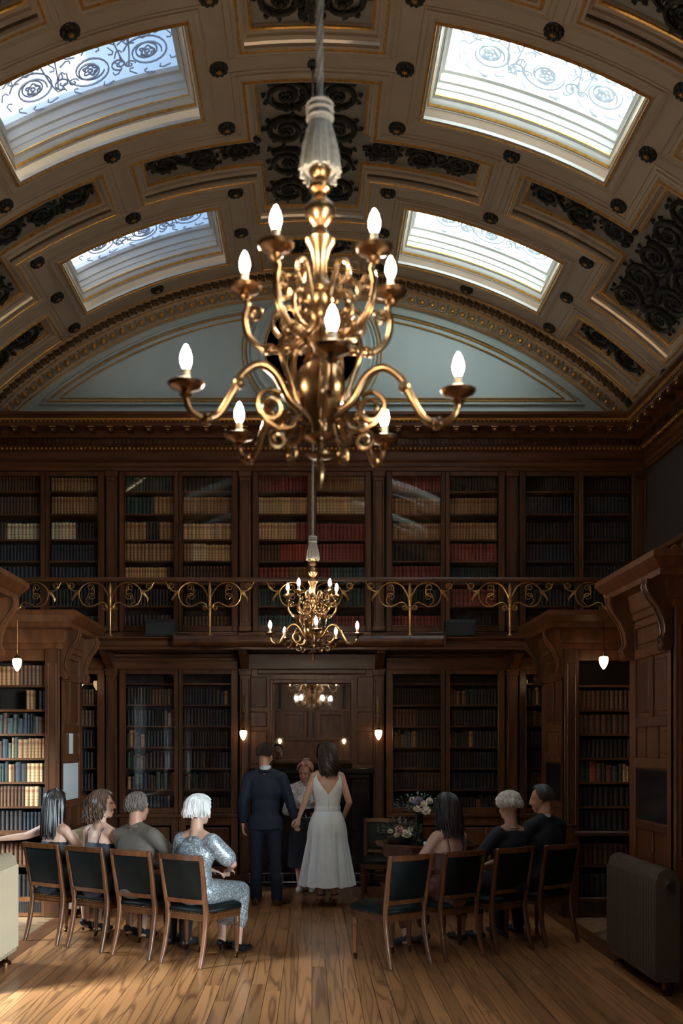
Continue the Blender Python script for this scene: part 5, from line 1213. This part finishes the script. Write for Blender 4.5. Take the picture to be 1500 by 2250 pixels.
def officiant():
    o = thing('person', 'officiant with short pinkish hair and white lace top reading from a folder', 'person', (-.075, 12.02, 0), R_(176))
    s = .885; T = tors_M((0, 0, .95*s), s, R_(6)); H = headM(T @ V((0, .04, 1.645)), R_(-14), R_(-26), R_(-8), .96); m = MB(); torso(m, T, 1.05, 1.12, .012, True, True, 1); head(m, H); m.ell((0, .03, -.06), (.066, .06, .05), H); neck(m, T, H, .055)
    E_ = ((-.23, .03, .97), (.23, .03, .97)); W_ = ((-.12, .22, .93), (.12, .22, .93)); arms(m, T, 1.05, E_, W_, 1.0)
    hand(m, W_[0], (.35, .8, .3), (0, -.3, 1), 1, .25, .95); hand(m, W_[1], (-.35, .8, .3), (0, -.3, 1), -1, .25, .95)
    hp = ((-.09, 0, .8), (.09, 0, .8)); kn = ((-.085, .02, .45), (.085, .02, .45)); an = ((-.075, 0, .09), (.075, 0, .09)); legs(m, hp, kn, an, .95)
    for a in an: foot(m, a, (0, 1, 0), .01)
    put('body', blob(m, .0068, 3), mat('rosy_skin', (.62, .33, .26), .5, var=.08), o)
    LA = mat('white_lace', (.62, .64, .66), .8, var=.55, scale=55)
    m = MB(); torso(m, T, 1.06, 1.1, .022, True, True, 1); arms(m, T, 1.06, E_, tuple(V(e).lerp(V(w_), .35) for e, w_ in zip(E_, W_)), 1, .016); put('lace_top', blob(m, .011, 4), LA, o)
    m = MB(); NA = 60
    for i in range(NA):
        a = 2*PI*i/NA; f = 1+.03*math.sin(9*a)
        for z, rx, ry in ((.90, .17, .14), (.8, .195, .165), (.5, .2, .17), (.30, .215, .185)): m.v.append((rx*f*math.cos(a), ry*f*math.sin(a), z))
    for i in range(NA):
        for j in range(3): p, q = i*4+j, ((i+1) % NA)*4+j; m.f.append((p, q, q+1, p+1))
    m.build('skirt', CL('dark_print_skirt', (.018, .022, .04), var=.5, scale=30), o, smooth=80)
    for a in an: m = MB(); b = V((a[0], a[1]-.03, .03)); m.cap(b, b+V((0, .1, 0)), .036, .04); m.cap(b+V((0, .1, 0)), b+V((0, .2, -.006)), .04, .028); m.v = [(p[0], p[1], max(.002, p[2])) for p in m.v]; put('shoe', blob(m, .009, 2), mat('white_shoe', (.7, .7, .68), .5), o)
    hair(o, H, hairmat('pinkish_blonde_hair', (.50, .26, .20)), 0, 100, 34, .03, 260, .0055, 1.08, face=50, seed=12)
    eyes(o, H).build('closed_eyelids', mat('eyelid', (.40, .20, .15), .5), o); m = MB(); m.ell((0, .094, -.066), (.024, .012, .010), H); m.build('lips', mat('lips', (.40, .09, .08), .4), o)
    m = MB()
    for s_ in (-1, 1): m.cap((s_*.016, .094, .03), (s_*.048, .078, .034), .004, .003, 6, H)
    m.build('eyebrows', hairmat('brow', (.25, .14, .1)), o)
    f = thing('folder', 'open black folder held by the officiant', 'folder', (-.075, 11.70, .965), R_(176))
    for s_ in (-1, 1): MB().bev(0 if s_ > 0 else -.16, .16 if s_ > 0 else 0, -.11, .11, -.006, .0, .002, Matrix.Rotation(s_*-.15, 4, 'Y') @ Matrix.Rotation(R_(28), 4, 'X')).build('cover', MA['black'], f)
    for s_ in (-1, 1): MB().box(.01 if s_ > 0 else -.15, .15 if s_ > 0 else -.01, -.10, .10, .0005, .002, Matrix.Rotation(s_*-.15, 4, 'Y') @ Matrix.Rotation(R_(28), 4, 'X')).build('page', MA['pale'], f)
groom(); bride(); officiant()
# ---- seated guests ----
def seated(label, x, y, rz, hy=0, hpitch=-.05, hroll=0, s=.93, lean=.03, sw=1., skin=SK, E_=None, W_=None, legw=1., dx=0, bust=1, tw=0, feet=True, up=0):
    o = thing('person', label, 'person', (x, y, 0), rz)
    T = tors_M((dx*.3, -.10, .575+up), s, lean, tw) @ Matrix.Rotation(dx*.9, 4, 'Y'); H = headM(T @ V((0, .02, 1.65)), hy, hpitch, hroll, .97)
    m = MB(); torso(m, T, sw, 1., 0, True, True, bust); head(m, H); neck(m, T, H, .05 if bust else .056)
    E_ = E_ or ((-.235, -.02, .80), (.235, -.02, .80)); W_ = W_ or ((-.10, .20, .70), (.10, .20, .70)); arms(m, T, sw, E_, W_, .9 if bust else 1)
    for i, s_ in ((0, 1), (1, -1)):
        d = (V(W_[i])-V(E_[i])).normalized(); hand(m, W_[i], d+V((s_*.2, .1, 0)), (0, 0, -1), s_, .35, .93 if bust else 1)
    hp = ((-.09, -.06, .565), (.09, -.06, .565)); kn = ((-.10, .36, .53), (.10, .36, .53)); an = ((-.09, .36, .10), (.10, .33, .10)); legs(m, hp, kn, an, legw)
    for a in an: foot(m, a, (0, 1, 0), .02)
    return o, T, H, m, E_, W_, hp, kn, an
def shoes(o, an, mt, heel=.0, n='shoe'):
    for a in an:
        m = MB(); b = V((a[0], a[1]-.03, .035+heel)); m.cap(b, b+V((0, .11, -heel)), .036, .038); m.cap(b+V((0, .11, -heel)), b+V((0, .21, -.008-heel)), .038, .022)
        if heel: m.cap((b.x, b.y, .012), b, .011, .02)
        m.v = [(p[0], p[1], max(.002, p[2])) for p in m.v]; put(n, blob(m, .0085, 2), mt, o)
# lady in silver
(x, y) = LC_[0]
o, T, H, m, E_, W_, hp, kn, an = seated('white-bobbed lady in silver sequinned dress seated at end of left row', x, y, HL, R_(-6), -.06, 0, .93, .04, 1.06, SK2, ((-.25, .0, .80), (.275, .03, .80)), ((-.1, .2, .71), (.09, .22, .72)))
put('body', blob(m, .0078), SK2, o)
m_, N, L, P = nt('silver_sequin_cloth'); P.inputs['Roughness'].default_value = .38; P.inputs['Metallic'].default_value = .35
vo = N.new('ShaderNodeTexVoronoi'); vo.inputs['Scale'].default_value = 130; tc = N.new('ShaderNodeTexCoord'); L.new(tc.outputs['Object'], vo.inputs['Vector'])
rp = N.new('ShaderNodeValToRGB'); rp.color_ramp.elements[0].position = .55; rp.color_ramp.elements[0].color = (.22, .26, .28, 1); rp.color_ramp.elements[1].position = .95; rp.color_ramp.elements[1].color = (.75, .82, .85, 1)
sp = N.new('ShaderNodeSeparateColor'); L.new(vo.outputs['Color'], sp.inputs[0]); L.new(sp.outputs[0], rp.inputs[0]); L.new(rp.outputs[0], P.inputs['Base Color'])
bp = N.new('ShaderNodeBump'); bp.inputs['Strength'].default_value = .5; bp.inputs['Distance'].default_value = .004; L.new(vo.outputs['Color'], bp.inputs['Height']); L.new(bp.outputs[0], P.inputs['Normal']); MA['sequin'] = m_
m = MB(); torso(m, T, 1.04, 1.06, .020, False, True, 1); m.ell((0, -.005, 1.27), (.185, .128, .15), T, 14, 9)
for s_ in (-1, 1):
    sh = T @ V((s_*.165, -.005, 1.385)); e = V(E_[0 if s_ < 0 else 1]); m.cap(sh, sh.lerp(e, .72), .075, .078, 12); m.cap(T @ V((s_*.10, -.0, 1.36)), sh, .07, .07, 10)
legs(m, hp, kn, ((-.09, .37, .26), (.10, .35, .26)), 1.05, .025)
m.cap((-.1, .1, .56), (.1, .1, .56), .09, .09); m.cap((-.1, .34, .52), (.1, .34, .52), .075, .075); m.cap((-.1, .38, .3), (.1, .36, .3), .07, .07); put('sequin_dress', blob(m, .012, 5), MA['sequin'], o)
shoes(o, an, mat('black_patent_slingback', (.01, .01, .012), .15), .035)
hair(o, H, hairmat('white_bob_hair', (.88, .86, .80), .35), .075, 96, 52, .0, 420, .0085, 1.2, .14, face=62, seed=21)
m = MB(); m.tube([T @ V((.062*math.cos(R_(a)), -.005+.06*math.sin(R_(a)), 1.475+.012*math.sin(R_(a)))) for a in range(0, 361, 15)], .003, 5); m.build('necklace', MA['steel'], o)
# man in taupe jacket
(x, y) = LC_[1]
o, T, H, m, E_, W_, hp, kn, an = seated('grey-haired man in taupe jacket seated in left row', x-.03, y, HL, R_(-8), -.04, 0, .935, .05, 1.12, SK3, ((-.27, .0, .80), (.27, .02, .80)), None, 1., -.06, 0)
put('body', blob(m, .0085), SK3, o); J = CL('taupe_wool_jacket', (.105, .088, .066))
m = MB(); torso(m, T, 1.2, 1.02, .022); arms(m, T, 1.2, E_, tuple(V(e).lerp(V(w_), .88) for e, w_ in zip(E_, W_)), 1, .022); put('jacket', blob(m, .012, 6), J, o)
m = MB(); m.tube([T @ V((.068*math.cos(R_(a)), -.014+.064*math.sin(R_(a)), 1.487+.012*math.sin(R_(a)))) for a in range(0, 361, 20)], .018, 6); m.build('jacket_collar', J, o)
m = MB(); legs(m, hp, kn, ((-.09, .36, .08), (.10, .33, .08)), 1, .022); put('trousers', blob(m, .012, 5), CL('dark_trousers', (.015, .016, .02)), o); shoes(o, an, MA['black'])
hair(o, H, hairmat('grey_brown_hair', (.13, .105, .085)), 0, 122, 30, .05, 480, .0055, 1.06, face=58, seed=31, curl=.005)
# wavy-haired woman
(x, y) = LC_[2]
o, T, H, m, E_, W_, hp, kn, an = seated('wavy-haired woman in thin-strapped dark dress looking right, left row', x, y, HL, R_(-42), -.04, 0, .945, .02, .98, SK2, ((-.235, -.02, .80), (.245, .0, .79)))
put('body', blob(m, .0078), SK2, o); D = CL('midnight_blue_satin', (.010, .014, .026), .5)
m = MB(); torso(m, T @ Matrix.Translation((0, 0, -.06)), 1.0, 1.05, .016, False, True, 1); legs(m, hp, kn, ((-.09, .37, .3), (.10, .35, .3)), 1.05, .022); m.cap((-.1, .34, .5), (.1, .34, .5), .07, .07); put('dress', blob(m, .012, 5), D, o)
for s_ in (-1, 1):
    m = MB(); m.tube([T @ V(p) for p in ((s_*.07, -.108, 1.30), (s_*.085, -.085, 1.41), (s_*.09, -.02, 1.468), (s_*.085, .06, 1.42), (s_*.075, .125, 1.32))], .004, 5); m.build('strap', D, o)
shoes(o, an, MA['black'], .05); hair(o, H, hairmat('brown_wavy_lob', (.085, .046, .026)), .17, 98, 48, .13, 380, .009, 1.12, -.1, face=62, seed=41)
# long straight hair woman
(x, y) = LC_[3]
o, T, H, m, E_, W_, hp, kn, an = seated('woman with long straight dark hair and bare shoulders, leftmost of the guests', x-.02, y, HL, R_(-6), -.02, 0, .935, .0, .98, SK2, ((-.30, -.17, .93), (.25, .0, .79)), ((-.47, -.34, .905), (.10, .2, .70)))
put('body', blob(m, .0078), SK2, o)
m = MB(); torso(m, T @ Matrix.Translation((0, 0, -.07)), 1.0, 1.05, .016, False, True, 1); legs(m, hp, kn, ((-.09, .37, .3), (.10, .35, .3)), 1.05, .022); m.cap((-.1, .34, .5), (.1, .34, .5), .07, .07); put('dress', blob(m, .012, 5), D, o)
m = MB(); m.tube([T @ V((.056*math.cos(R_(a)), -.014+.054*math.sin(R_(a)), 1.49)) for a in range(0, 361, 20)], .010, 6); m.build('halter_collar', D, o)
shoes(o, an, MA['black'], .05); hair(o, H, hairmat('straight_dark_hair', (.016, .010, .008), .35), .34, 97, 50, .0, 420, .007, 1.08, .02, face=62, seed=51)
# right row: dark-haired woman
(x, y) = RC_[1]
o, T, H, m, E_, W_, hp, kn, an = seated('woman with long black hair and rust strappy dress in the right row', x, y, HR_, R_(6), -.04, 0, .93, .03, 1.0, SK2, ((-.265, -.01, .78), (.24, .0, .79)), ((-.12, .22, .76), (.10, .2, .70)))
put('body', blob(m, .0085), SK2, o); D = CL('rust_satin', (.10, .03, .02), .45)
m = MB(); torso(m, T @ Matrix.Translation((0, 0, -.09)), 1.0, 1.05, .016, False, True, 1); legs(m, hp, kn, ((-.09, .37, .2), (.10, .35, .2)), 1.05, .022); m.cap((-.1, .34, .5), (.1, .34, .5), .07, .07); put('dress', blob(m, .012, 5), D, o)
for s_ in (-1, 1):
    m = MB(); m.tube([T @ V(p) for p in ((s_*.07, -.115, 1.22), (s_*.085, -.112, 1.32), (s_*.088, -.085, 1.41), (s_*.09, -.02, 1.468), (s_*.08, .08, 1.42))], .005, 5); m.build('strap', D, o)
shoes(o, an, MA['black'], .05); hair(o, H, hairmat('black_long_hair', (.010, .008, .008), .4), .27, 97, 48, .03, 380, .008, 1.15, -.05, face=62, seed=61)
# white-curled lady
(x, y) = RC_[2]
o, T, H, m, E_, W_, hp, kn, an = seated('lady with short curly white hair and navy dress in the right row', x+.06, y, HR_, R_(-14), -.04, 0, .925, .05, 1.08, SK2, None, None, 1., .05)
put('body', blob(m, .0085), SK2, o); D = CL('navy_dress_cloth', (.008, .010, .018))
m = MB(); torso(m, T, 1.08, 1.08, .018, False, True, 1); m.cap(T @ V((-.12, -.005, 1.37)), T @ V((.12, -.005, 1.37)), .075, .075); arms(m, T, 1.08, E_, tuple(V(e).lerp(V(w_), .2) for e, w_ in zip(E_, W_)), 1, .016); legs(m, hp, kn, ((-.09, .37, .25), (.10, .35, .25)), 1.05, .022); put('dress', blob(m, .012, 5), D, o)
shoes(o, an, MA['black']); hair(o, H, hairmat('curly_white_hair', (.62, .58, .53), .5), 0, 104, 40, .06, 420, .007, 1.16, face=52, seed=71, curl=.012)
m = MB(); m.tube([T @ V((.066*math.cos(R_(a)), -.008+.064*math.sin(R_(a)), 1.468+.012*math.sin(R_(a)))) for a in range(0, 361, 15)], .005, 5); m.build('necklace', MA['pale'], o)
# man at far right
(x, y) = RC_[3]
o, T, H, m, E_, W_, hp, kn, an = seated('dark-suited man looking left in the right row', x, y, HR_, R_(42), -.22, 0, .97, .05, 1.14, SK3, ((-.28, .0, .82), (.28, .0, .82)), None, 1., 0, 0, 0, True, .02)
put('body', blob(m, .0085), SK3, o); J = CL('black_suit_wool', (.008, .009, .012))
m = MB(); torso(m, T, 1.22, 1.02, .022); arms(m, T, 1.2, E_, tuple(V(e).lerp(V(w_), .88) for e, w_ in zip(E_, W_)), 1, .022); put('jacket', blob(m, .012, 6), J, o)
m = MB(); m.lathe([(.064, 1.475), (.063, 1.512), (.058, 1.514)], 20, caps=False); m.v = [tuple(T @ V((p[0], p[1]-.010, p[2]))) for p in m.v]; m.build('shirt_collar', MA['pale'], o)
m = MB(); legs(m, hp, kn, ((-.09, .36, .08), (.10, .33, .08)), 1, .022); put('trousers', blob(m, .012, 5), J, o); shoes(o, an, MA['black'])
hair(o, H, hairmat('short_dark_grey_hair', (.05, .048, .046)), 0, 120, 34, .02, 420, .0045, 1.02, face=58, seed=81, curl=.003)
